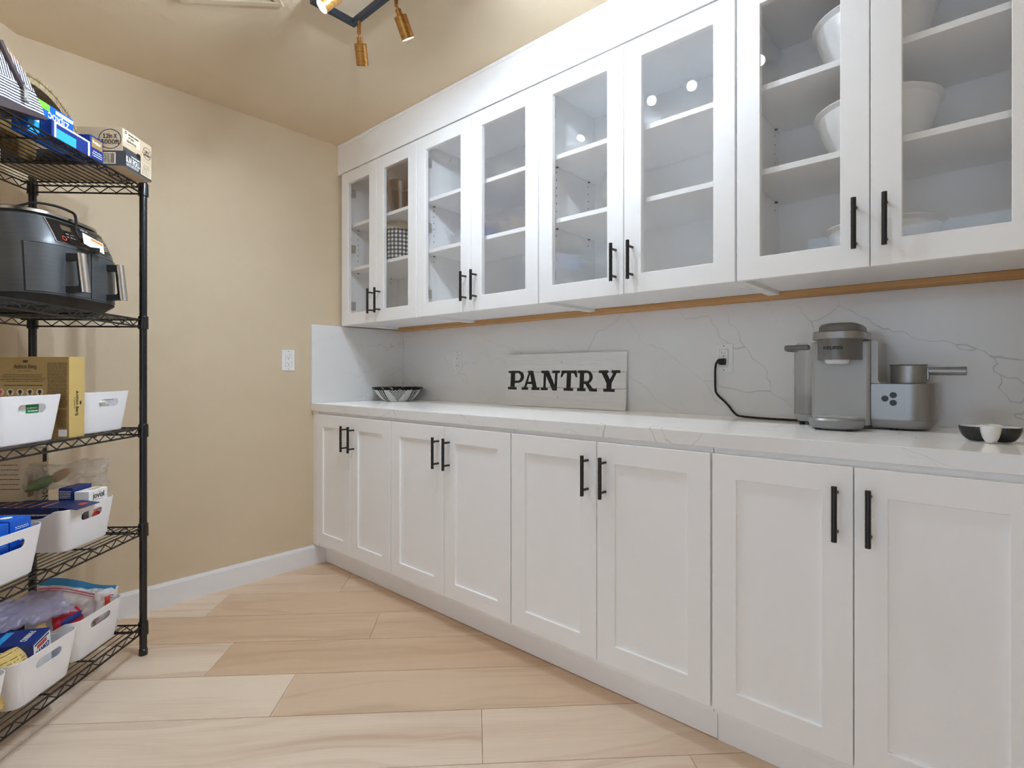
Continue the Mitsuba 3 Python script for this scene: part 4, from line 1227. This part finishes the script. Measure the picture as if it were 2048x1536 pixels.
part(pn, 'display', loc(cat(skin(FC - 0.092, FC - 0.052, 0.258, 0.275, 0.0020, 4, 2), skin(FC + 0.072, FC + 0.112, 0.258, 0.275, 0.0020, 4, 2))), 'm_display', False)
part(pn, 'key_plate', loc(skin(FC - 0.012, FC + 0.045, 0.249, 0.258, 0.0022, 6, 1)), 'm_greydark', False)
gl = [skin(FC + x, FC + x + w, h, h + 0.0022, 0.0021, 2, 1) for x, w, h in [(-0.085, 0.012, 0.246), (-0.066, 0.012, 0.246), (-0.085, 0.008, 0.236), (-0.07, 0.02, 0.236), (-0.03, 0.014, 0.241), (-0.03, 0.014, 0.234), (-0.03, 0.014, 0.227), (0.078, 0.012, 0.246), (0.095, 0.014, 0.246), (0.08, 0.03, 0.238), (0.085, 0.02, 0.23)]]
part(pn, 'glyphs', loc(cat(*gl)), 'm_glyph', False, kind='stuff', label='small pale control symbols')
o, a, u = on_front(FC - 0.098, 0.229)
part(pn, 'power_button', put(lathe([(0.0055, 0), (0.0085, 0), (0.0085, 0.0006), (0.0055, 0.0006)], 24), RM @ frame(o + np.cross(a, u) * 0.0020, a, u)), 'm_red', False)
o, a, u = on_front(FC + 0.012, 0.277)
words(pn, RM, 'NINJA', 0.0075, (o + np.cross(a, u) * 0.0022, a, u), 'm_glyph', 0.034, False, 'c')
cord_pts = [(-0.330, 0.20, fz + 0.332), (-0.307, 0.155, fz + 0.352), (-0.262, 0.13, fz + 0.356), (-0.225, 0.10, fz + 0.345), (-0.262, 0.060, fz + 0.300), (-0.300, 0.032, fz + 0.258), (-0.290, 0.022, fz + 0.232), (-0.277, 0.016, fz + 0.220)]
part(fry, 'power_cord', loc(tube(spline([(-0.345, 0.25, fz + 0.318)] + cord_pts, 60), 0.0042, 8)), 'm_blackmatte', 40, label='black cord hung over the front')
part(fry, 'plug', put(rr_solid([(0, -0.013, 0.013, -0.010, 0.010, 0.004), (0.022, -0.013, 0.013, -0.010, 0.010, 0.004)], 3), RM @ frame([-0.272, 0.006, fz + 0.205], unit([1, 0.2, 0.1]), unit([0.2, 0, 1]))), 'm_blackmatte')
TG = RM @ frame([-0.298, 0.012, fz + 0.236], unit([0.90, -0.05, -0.16]), unit([0.18, 0.25, 1]))
tgk = part(fry, 'paper_tag', put(bx(0, 0.092, -0.016, 0.024, 0, 0.0006, 0), TG), 'm_paper', False, label='white paper tag on the cord')
part(tgk, 'orange_stripe', put(bx(0.035, 0.088, 0.012, 0.020, 0.0006, 0.0010, 0), TG), 'm_orange', False)

# ---- third shelf: gold chocolate box
z3 = LEVELS[2] + 0.0025
GB = (-0.358, -0.291, 0.012, 0.395, z3, z3 + 0.262)
k, M = carton('chocolate_box', 'tall gold chocolate gift box between two white bins', 'box', *GB, 'm_gold')
patch(k, M, 'brown_side', LEFTF(GB[0], GB[3] - 0.001, GB[4] + 0.001), GB[3] - GB[2] - 0.002, GB[5] - GB[4] - 0.002, 'm_golddark')
LX = GB[0] - 0.0006
words(k, M, 'Anthon Berg', 0.013, ([LX, 0.181, GB[4] + 0.224], -Y, Z), 'm_print', 0.068, False)
part(k, 'crown_emblem', put(extr(Polygon([(-0.006, 0), (0.006, 0), (0.008, 0.009), (0.003, 0.005), (0, 0.010), (-0.003, 0.005), (-0.008, 0.009)]), 0.0004), M @ frame([LX, 0.146, GB[4] + 0.243], -Y, Z)), 'm_print', False)
small(k, M, ([LX, 0.170, GB[4] + 0.214], -Y, Z), 0.045, 0.004, 1, 'm_print', 0.0012, 0.05)
small(k, M, ([LX, 0.228, GB[4] + 0.180], -Y, Z), 0.15, 0.027, 5, 'm_print', 0.0014, 0.14)
small(k, M, ([LX, 0.212, GB[4] + 0.167], -Y, Z), 0.118, 0.006, 1, 'm_print', 0.0022, 0.02)
small(k, M, ([LX, 0.080, GB[4] + 0.098], -Y, Z), 0.062, 0.146, 34, 'm_print', 0.0014, 0.04)
small(k, M, ([LX, 0.050, GB[4] + 0.034], -Y, Z), 0.030, 0.058, 14, 'm_print', 0.0014, 0.04)
patch(k, M, 'white_label', LEFTF(GB[0] - 0.0004, 0.045, GB[4] + 0.006), 0.026, 0.022, 'm_paper')
for i in range(5):
    yy = 0.222 - 0.030 * i
    part(k, 'round_picture', put(extr(Point(0, 0).buffer(0.0115, 20), 0.0003), M @ frame([LX, yy, GB[4] + 0.148], -Y, Z)), 'm_kraft', False)
    part(k, 'chocolate_picture', put(extr(Point(0, 0.002).buffer(0.0056, 10).union(sbox(-0.0018, -0.009, 0.0018, 0)), 0.0003), M @ frame([LX - 0.0004, yy, GB[4] + 0.148], -Y, Z)), 'm_red' if i == 0 else 'm_print', False)
words(k, M, 'Anthon Berg', 0.0105, ([-0.330, GB[2] - 0.0005, GB[4] + 0.152], -Z, X), 'm_print', 0.080, False)
small(k, M, ([-0.338, GB[2] - 0.0005, GB[4] + 0.132], -Z, X), 0.040, 0.003, 1, 'm_print', 0.001, 0.02)
part(k, 'crown_emblem', put(extr(Polygon([(-0.005, 0), (0.005, 0), (0.007, 0.007), (0.0025, 0.004), (0, 0.008), (-0.0025, 0.004), (-0.007, 0.007)]), 0.0004), M @ frame([-0.313, GB[2] - 0.0004, GB[4] + 0.112], -Z, X)), 'm_print', False)
# what shows through the slots of the two bins
k, M = carton('tea_box', 'white and green box seen through the slot of the bin before the gold box', 'box', -0.57, -0.455, 0.026, 0.30, z3 + 0.006, z3 + 0.116, 'm_paper')
patch(k, M, 'green_label', FRONT(-0.506, 0.026, z3 + 0.060), 0.046, 0.056, 'm_darkgreen')
small(k, M, FRONT(-0.503, 0.0258, z3 + 0.066), 0.040, 0.044, 5, 'm_paper', 0.003)
k = thing('plastic_pouch', 'pale printed pouch seen through the slot of the bin right of the gold box', 'pouch')
m = put(trimesh.creation.icosphere(3, 1.0), shift(-0.16, 0.10, z3 + 0.070) @ np.diag([0.082, 0.066, 0.062, 1]))
m.vertices += (meshkit.fbm(m.vertices * 30, 3, 4)[:, None] - 0.5) * 0.012
part(k, 'pouch', loc(m), 'm_outlet', True)
part(k, 'print', put(lines([0, 0, 0], X, Y, 0.07, 0.03, 4, 0.003, 0.1), RM @ frame([-0.195, 0.0245, z3 + 0.088], X, Z)), 'm_glyph', False)

# ---- fourth shelf
z4 = LEVELS[3] + 0.0025
def crinkle(m, f, a, seed):
    v = m.vertices
    n = np.stack([meshkit.fbm(v * f + 17 * i, 3, seed + i) - 0.5 for i in range(3)], -1)
    m.vertices = v + n * a
    return m


def pillow(w, h, d, nx=26, nz=20, seed=0, crease=0.006, top_seal=0.012):
    """A filled film bag: flat seams at its edges, a bulging middle; x across, z up, thickness along y, its foot at z = 0."""
    P = []
    for s in (-1, 1):
        for i in range(nz + 1):
            for j in range(nx + 1):
                u, t = j / nx, i / nz
                b = max(0.0, (math.sin(math.pi * u)) ** 0.55 * (math.sin(math.pi * min(1, t * 0.93 + 0.03))) ** 0.6)
                P.append([(u - 0.5) * w * (1 - 0.06 * math.sin(math.pi * t)), s * (0.0006 + d / 2 * b), t * h])
    P = np.array(P)
    nse = (meshkit.fbm(P * [55, 20, 55] + seed * 3.1, 3, seed) - 0.5)
    P[:, 1] += nse * crease * 2
    P[:, 2] += (meshkit.fbm(P * [40, 9, 9] + 5, 2, seed + 3) - 0.5) * crease * 1.5
    W, N = nx + 1, (nx + 1) * (nz + 1)
    f = []
    for i in range(nz):
        for j in range(nx):
            q = [i * W + j, i * W + j + 1, (i + 1) * W + j + 1, (i + 1) * W + j]
            f += [[q[0], q[1], q[2]], [q[0], q[2], q[3]], [N + q[0], N + q[2], N + q[1]], [N + q[0], N + q[3], N + q[2]]]
    b = [j for j in range(W)] + [i * W + nx for i in range(1, nz + 1)] + [nz * W + j for j in range(nx - 1, -1, -1)] + [i * W for i in range(nz - 1, 0, -1)]
    for i in range(len(b)):
        a, c_ = b[i], b[(i + 1) % len(b)]
        f += [[a, N + a, N + c_], [a, N + c_, c_]]
    return trimesh.Trimesh(P, f, process=False)


k, M = carton('lasagne_box', 'tall cream lasagne pasta box standing at the rear of the fourth shelf', 'box', -0.216, -0.098, 0.275, 0.38, z4, z4 + 0.325, 'm_cream', rot(Z, 0, [0, 0, 0]))
small(k, M, ([-0.2164, 0.362, z4 + 0.185], -Y, Z), 0.085, 0.10, 6, 'm_print', 0.002, 0.1)
words(k, M, 'LASAGNE', 0.024, ([-0.128, 0.2746, z4 + 0.262], -Z, X), 'm_print', 0.15, False)
patch(k, M, 'black_label', ([-0.126, 0.2748, z4 + 0.322], -Z, X), 0.050, 0.018, 'm_blackmatte')
patch(k, M, 'brown_label', FRONT(-0.190, 0.275, z4 + 0.16), 0.024, 0.075, 'm_golddark')
small(k, M, ([-0.158, 0.2748, z4 + 0.27], -Z, X), 0.14, 0.012, 2, 'm_kraft', 0.002)
scene['m_film'] = {'type': 'blendbsdf', 'weight': 0.16, 'a': {'type': 'thindielectric', 'int_ior': 1.45}, 'b': {'type': 'twosided', 'b': {'type': 'principled', 'base_color': rgb(srgb(232, 230, 226)), 'roughness': 0.25, 'specular': 0.8}}}
scene['m_filmlilac'] = {'type': 'blendbsdf', 'weight': 0.34, 'a': {'type': 'thindielectric', 'int_ior': 1.45}, 'b': {'type': 'twosided', 'b': {'type': 'principled', 'base_color': rgb(srgb(196, 190, 222)), 'roughness': 0.25, 'specular': 0.8}}}
scene['m_filmwhite'] = {'type': 'blendbsdf', 'weight': 0.60, 'a': {'type': 'thindielectric', 'int_ior': 1.45}, 'b': {'type': 'twosided', 'b': {'type': 'principled', 'base_color': rgb(srgb(238, 236, 234)), 'roughness': 0.25, 'specular': 0.8}}}
mat('m_leaf', proc(lambda p, n, uv: mix(srgb(78, 116, 48), srgb(128, 150, 78), noise(p.x * 80, p.y * 80, p.z * 30))), 0.7)
mat('m_tan', srgb(196, 164, 108), 0.55)
mat('m_yellow', proc(lambda p, n, uv: mix(srgb(222, 190, 104), srgb(236, 212, 142), fbm(p.x * 30, p.y * 30, p.z * 30, 2))), 0.45)
# cellophane bag behind the pasta boxes
k = thing('cellophane_bag', 'clear crinkled cellophane bag with a green and tan filling at the rear', 'bag')
CEL = shift(-0.105, 0.205, z4 + 0.172) @ rot(Z, -38, [0, 0, 0])
part(k, 'film', loc(crinkle(put(pillow(0.27, 0.095, 0.070, 40, 24, seed=5, crease=0.011), CEL), 30, 0.028, 8)), 'm_film', True)
part(k, 'filling', loc(crinkle(put(trimesh.creation.icosphere(3, 1.0), CEL @ shift(-0.075, 0, 0.030) @ rot(Y, -22, [0, 0, 0]) @ np.diag([0.045, 0.018, 0.020, 1])), 30, 0.012, 2)), 'm_leaf', True)
part(k, 'filling', loc(crinkle(put(trimesh.creation.icosphere(3, 1.0), CEL @ shift(-0.020, 0, 0.052) @ rot(Y, -30, [0, 0, 0]) @ np.diag([0.034, 0.016, 0.018, 1])), 30, 0.012, 3)), 'm_tan', True)
# pasta boxes in the right bin
k, M = carton('pasta_box', 'white pasta box with jovial lettering in the bin', 'box', -0.200, -0.107, 0.062, 0.112, z4 + 0.012, z4 + 0.178, 'm_paper')
words(k, M, 'jovial', 0.018, FRONT(-0.182, 0.0614, z4 + 0.150), 'm_print', 0.058, False)
small(k, M, FRONT(-0.182, 0.0618, z4 + 0.142), 0.05, 0.003, 1, 'm_red', 0.0012)
small(k, M, FRONT(-0.186, 0.0618, z4 + 0.104), 0.07, 0.014, 2, 'm_red', 0.003)
part(k, 'round_picture', put(extr(Point(0, 0).buffer(0.020, 20), 0.0003), M @ frame([-0.166, 0.0617, z4 + 0.084], X, Z)), 'm_red', False)
patch(k, M, 'tan_picture', TOPF(-0.166, 0.072, z4 + 0.178), 0.045, 0.020, 'm_kraft')
k, M = carton('pasta_box', 'dark blue pasta box with an open flap lying in the bin', 'box', -0.312, -0.194, 0.082, 0.345, z4 + 0.055, z4 + 0.150, 'm_navy')
small(k, M, ([-0.3124, 0.335, z4 + 0.100], -Y, Z), 0.23, 0.036, 2, 'm_glyph', 0.005, 0.05)
patch(k, M, 'white_panel', LEFTF(-0.312, 0.33, z4 + 0.060), 0.17, 0.022, 'm_glyph')
part(k, 'flap', put(bx(-0.308, -0.200, 0.025, 0.083, z4 + 0.1490, z4 + 0.1502, 0), M @ rot(X, 8, [0, 0.083, z4 + 0.15])), 'm_navy', False)
patch(k, M @ rot(X, 8, [0, 0.083, z4 + 0.15]), 'red_mark', TOPF(-0.255, 0.045, z4 + 0.1502), 0.030, 0.018, 'm_red')
small(k, M, ([-0.31, 0.12, z4 + 0.1502], X, Y), 0.09, 0.20, 5, 'm_orange', 0.006)
k, M = carton('pasta_box', 'dark blue pasta box standing behind the white one', 'box', -0.198, -0.107, 0.118, 0.166, z4 + 0.012, z4 + 0.190, 'm_bluedark')
small(k, M, ([-0.1984, 0.162, z4 + 0.155], -Y, Z), 0.040, 0.028, 5, 'm_glyph', 0.003, 0.02)
patch(k, M, 'dark_top', TOPF(-0.197, 0.119, z4 + 0.190), 0.089, 0.046, 'm_navy')
# boxes in the left bin
k, M = carton('snack_box', 'bright blue snack box in the middle of the bin of blue boxes', 'box', -0.548, -0.477, 0.034, 0.225, z4 + 0.008, z4 + 0.170, 'm_blue')
small(k, M, ([-0.5484, 0.215, z4 + 0.100], -Y, Z), 0.16, 0.040, 3, 'm_cyan', 0.004)
words(k, M, 'CHO', 0.015, FRONT(-0.522, 0.0334, z4 + 0.106), 'm_paper', 0.042)
part(k, 'food_picture', put(bx(0, 0.013, 0, 0.010, 0, 0.0003, 0), M @ frame([-0.512, 0.0337, z4 + 0.088], X, Z)), 'm_orange', False)
part(k, 'round_picture', put(extr(Point(0, 0).buffer(0.014, 16), 0.0003), M @ frame([-0.512, 0.075, z4 + 0.1702], X, Y)), 'm_paper', False)
small(k, M, ([-0.534, 0.0334, z4 + 0.140], X, Z), 0.050, 0.010, 2, 'm_paper', 0.002)
k, M = carton('snack_box', 'bright blue snack box at the left in the bin of blue boxes', 'box', -0.650, -0.552, 0.034, 0.225, z4 + 0.008, z4 + 0.166, 'm_blue')
small(k, M, ([-0.648, 0.0338, z4 + 0.10], X, Z), 0.09, 0.04, 4, 'm_cyan', 0.003)
k, M = carton('snack_box', 'orange red snack box behind the bright blue ones', 'box', -0.540, -0.475, 0.235, 0.320, z4 + 0.008, z4 + 0.205, 'm_red')
words(k, M, 'seeds', 0.014, FRONT(-0.535, 0.2344, z4 + 0.175), 'm_paper', 0.046)
patch(k, M, 'black_label', FRONT(-0.537, 0.2349, z4 + 0.172), 0.050, 0.018, 'm_blackmatte')
patch(k, M, 'grey_side', LEFTF(-0.540, 0.319, z4 + 0.10), 0.082, 0.104, 'm_outlet')

# ---- bottom shelf
z5 = LEVELS[4] + 0.0025
k, M = carton('breadcrumb_box', 'blue box of panko breadcrumbs leaning in the front bin', 'box', -0.448, -0.356, 0.062, 0.235, z5 + 0.020, z5 + 0.160, 'm_bluedark', rot(Z, 12, [-0.39, 0.1, 0]) @ rot(Y, -6, [-0.40, 0, z5 + 0.02]))
patch(k, M, 'white_front', FRONT(-0.447, 0.062, z5 + 0.040), 0.089, 0.113, 'm_paper')
words(k, M, 'PANKO', 0.016, FRONT(-0.440, 0.0614, z5 + 0.110), 'm_bluedark', 0.070)
patch(k, M, 'red_mark', FRONT(-0.430, 0.0615, z5 + 0.131), 0.050, 0.011, 'm_red')
patch(k, M, 'blue_mark', FRONT(-0.442, 0.0615, z5 + 0.145), 0.076, 0.005, 'm_navy')
words(k, M, 'PANKO', 0.016, ([-0.372, 0.106, z5 + 0.1604], -X, -Y), 'm_paper', 0.056)
patch(k, M, 'cyan_band', TOPF(-0.446, 0.150, z5 + 0.160), 0.078, 0.020, 'm_cyan')
words(k, M, 'progresso', 0.012, ([-0.372, 0.205, z5 + 0.1604], -X, -Y), 'm_paper', 0.060)


def yellow_print(p, n, uv):
    base = mix(srgb(222, 188, 100), srgb(238, 214, 146), fbm(p.x * 30, p.y * 30, p.z * 30, 2))
    dx, dy = p.x - float(RO[0]), p.y - float(RO[1])
    lx = (-dx + dy) * math.sqrt(0.5)
    v = p.z / 0.0085
    row = dr.floor(v)
    on = ((v - row) < 0.26) & (cell_rand(dr.floor(lx / 0.006), row, 4) < 0.72) & (lx > -0.545) & (lx < -0.46) & (cell_rand(row, 3, 1) > 0.25)
    return mix(base, srgb(112, 86, 44), dr.select(on, 0.85, 0.0))


mat('m_yellowbag', proc(yellow_print), 0.45)
k = thing('yellow_bag', 'yellow printed food bag at the front left of the bin', 'bag')
part(k, 'film', loc(put(pillow(0.135, 0.150, 0.050, seed=2, crease=0.006), shift(-0.496, 0.058, z5 + 0.008) @ rot(X, -14, [0, 0, 0]) @ rot(Y, 8, [0, 0, 0]))), 'm_yellowbag', True)
k = thing('tan_bag', 'tan paper bag with a barcode behind the panko box', 'bag')
TM = RM @ shift(-0.318, 0.135, z5 + 0.008) @ rot(Z, 12, [0, 0, 0])
part(k, 'film', put(pillow(0.072, 0.140, 0.036, seed=3, crease=0.003), TM), 'm_tan', True)
part(k, 'barcode_label', put(bx(-0.026, 0.004, -0.0215, -0.0195, 0.084, 0.120, 0), TM), 'm_paper', False)
part(k, 'barcode', put(lines([0, 0, 0], X, Y, 0.026, 0.030, 5, 0.0035, 0.03), TM @ frame([-0.024, -0.0217, 0.087], X, Z)), 'm_print', False)
k = thing('zip_bag', 'crumpled lilac tinted zip bag draped over the middle bin', 'bag')
part(k, 'film', loc(crinkle(put(pillow(0.31, 0.135, 0.030, 44, 22, seed=7, crease=0.012), shift(-0.355, 0.150, z5 + 0.164) @ rot(Z, -12, [0, 0, 0]) @ rot(X, -62, [0, 0, 0]) @ rot(Y, 13, [0, 0, 0])), 22, 0.028, 4)), 'm_filmlilac', True)
k = thing('zip_bag', 'big clear zip bag with a blue top and pink seal in the right bin', 'bag')
ZM = RM @ shift(-0.170, 0.185, z5 + 0.020) @ rot(Z, -56, [0, 0, 0]) @ rot(Y, 16, [0, 0, 0])
big = pillow(0.222, 0.190, 0.060, 34, 26, seed=9, crease=0.009)
part(k, 'film', put(big, ZM), 'm_filmwhite', True)


def wave_strip(w, z0, z1, y0, amp, m_, name, n=30, th=0.0010):
    P = []
    for s in (0, th):
        for zz in (z0, z1):
            for j in range(n + 1):
                u = j / n
                P.append([(u - 0.5) * w, y0 + amp * math.sin(5 * u + 1) + s - th / 2, zz + 0.006 * math.sin(6 * u) - 0.016 * max(0, u - 0.55)])
    W = n + 1
    f = []
    for j in range(n):
        q = [j, j + 1, W + j + 1, W + j]
        f += [[q[0], q[1], q[2]], [q[0], q[2], q[3]]]
        f += [[2 * W + q[0], 2 * W + q[2], 2 * W + q[1]], [2 * W + q[0], 2 * W + q[3], 2 * W + q[2]]]
        f += [[W + j, W + j + 1, 3 * W + j + 1], [W + j, 3 * W + j + 1, 3 * W + j], [j, 2 * W + j, 2 * W + j + 1], [j, 2 * W + j + 1, j + 1]]
    return part(k, name, put(trimesh.Trimesh(P, f, process=False), ZM), m_, True)


mat('m_zipblue', srgb(46, 124, 172), 0.4)
mat('m_pink', srgb(196, 96, 118), 0.4)
wave_strip(0.226, 0.188, 0.213, 0, 0.004, 'm_zipblue', 'blue_top')
wave_strip(0.222, 0.181, 0.185, -0.016, 0.003, 'm_pink', 'pink_seal')
wave_strip(0.222, 0.174, 0.177, -0.020, 0.003, 'm_pink', 'pink_seal')
k = thing('red_bag', 'shiny red food bag in the right bin under the clear zip bag', 'bag')
part(k, 'film', loc(put(pillow(0.135, 0.135, 0.045, seed=11, crease=0.006), shift(-0.215, 0.105, z5 + 0.018) @ rot(X, -14, [0, 0, 0]) @ rot(Y, 8, [0, 0, 0]))), 'm_crimson', True)
part(k, 'blue_band', loc(put(pillow(0.095, 0.020, 0.012, seed=12, crease=0.002), shift(-0.252, 0.082, z5 + 0.130) @ rot(Y, 0, [0, 0, 0]))), 'm_bluedark', True)
k = thing('white_bag', 'clear and white plastic bag with a red mark beside the rack post', 'bag')
part(k, 'film', loc(crinkle(put(pillow(0.082, 0.170, 0.034, seed=13, crease=0.008), shift(-0.100, 0.070, z5 + 0.010) @ rot(Z, -20, [0, 0, 0])), 25, 0.022, 6)), 'm_filmwhite', True)
part(k, 'contents', loc(crinkle(put(trimesh.creation.icosphere(3, 1), shift(-0.100, 0.070, z5 + 0.095) @ rot(Z, -20, [0, 0, 0]) @ np.diag([0.028, 0.009, 0.060, 1])), 35, 0.010, 9)), 'm_paper', True)
part(k, 'red_mark', loc(put(pillow(0.020, 0.034, 0.006, 8, 8, seed=14, crease=0.001), shift(-0.122, 0.052, z5 + 0.128) @ rot(Z, -20, [0, 0, 0]))), 'm_red', True)
k, M = carton('sugar_box', 'black box with SUGAR lettering at the rear of the right bin', 'box', -0.272, -0.180, 0.292, 0.350, z5 + 0.010, z5 + 0.175, 'm_blackmatte')
words(k, M, 'SUGAR', 0.022, FRONT(-0.268, 0.2914, z5 + 0.112), 'm_outlet', 0.082)
patch(k, M, 'cream_label', TOPF(-0.262, 0.305, z5 + 0.175), 0.06, 0.03, 'm_kraft')
k = thing('dark_bag', 'dark pouch in the bin at the left end of the bottom shelf', 'bag')
part(k, 'film', loc(put(pillow(0.16, 0.14, 0.05, seed=15, crease=0.005), shift(-0.69, 0.10, z5 + 0.010))), 'm_char', True)
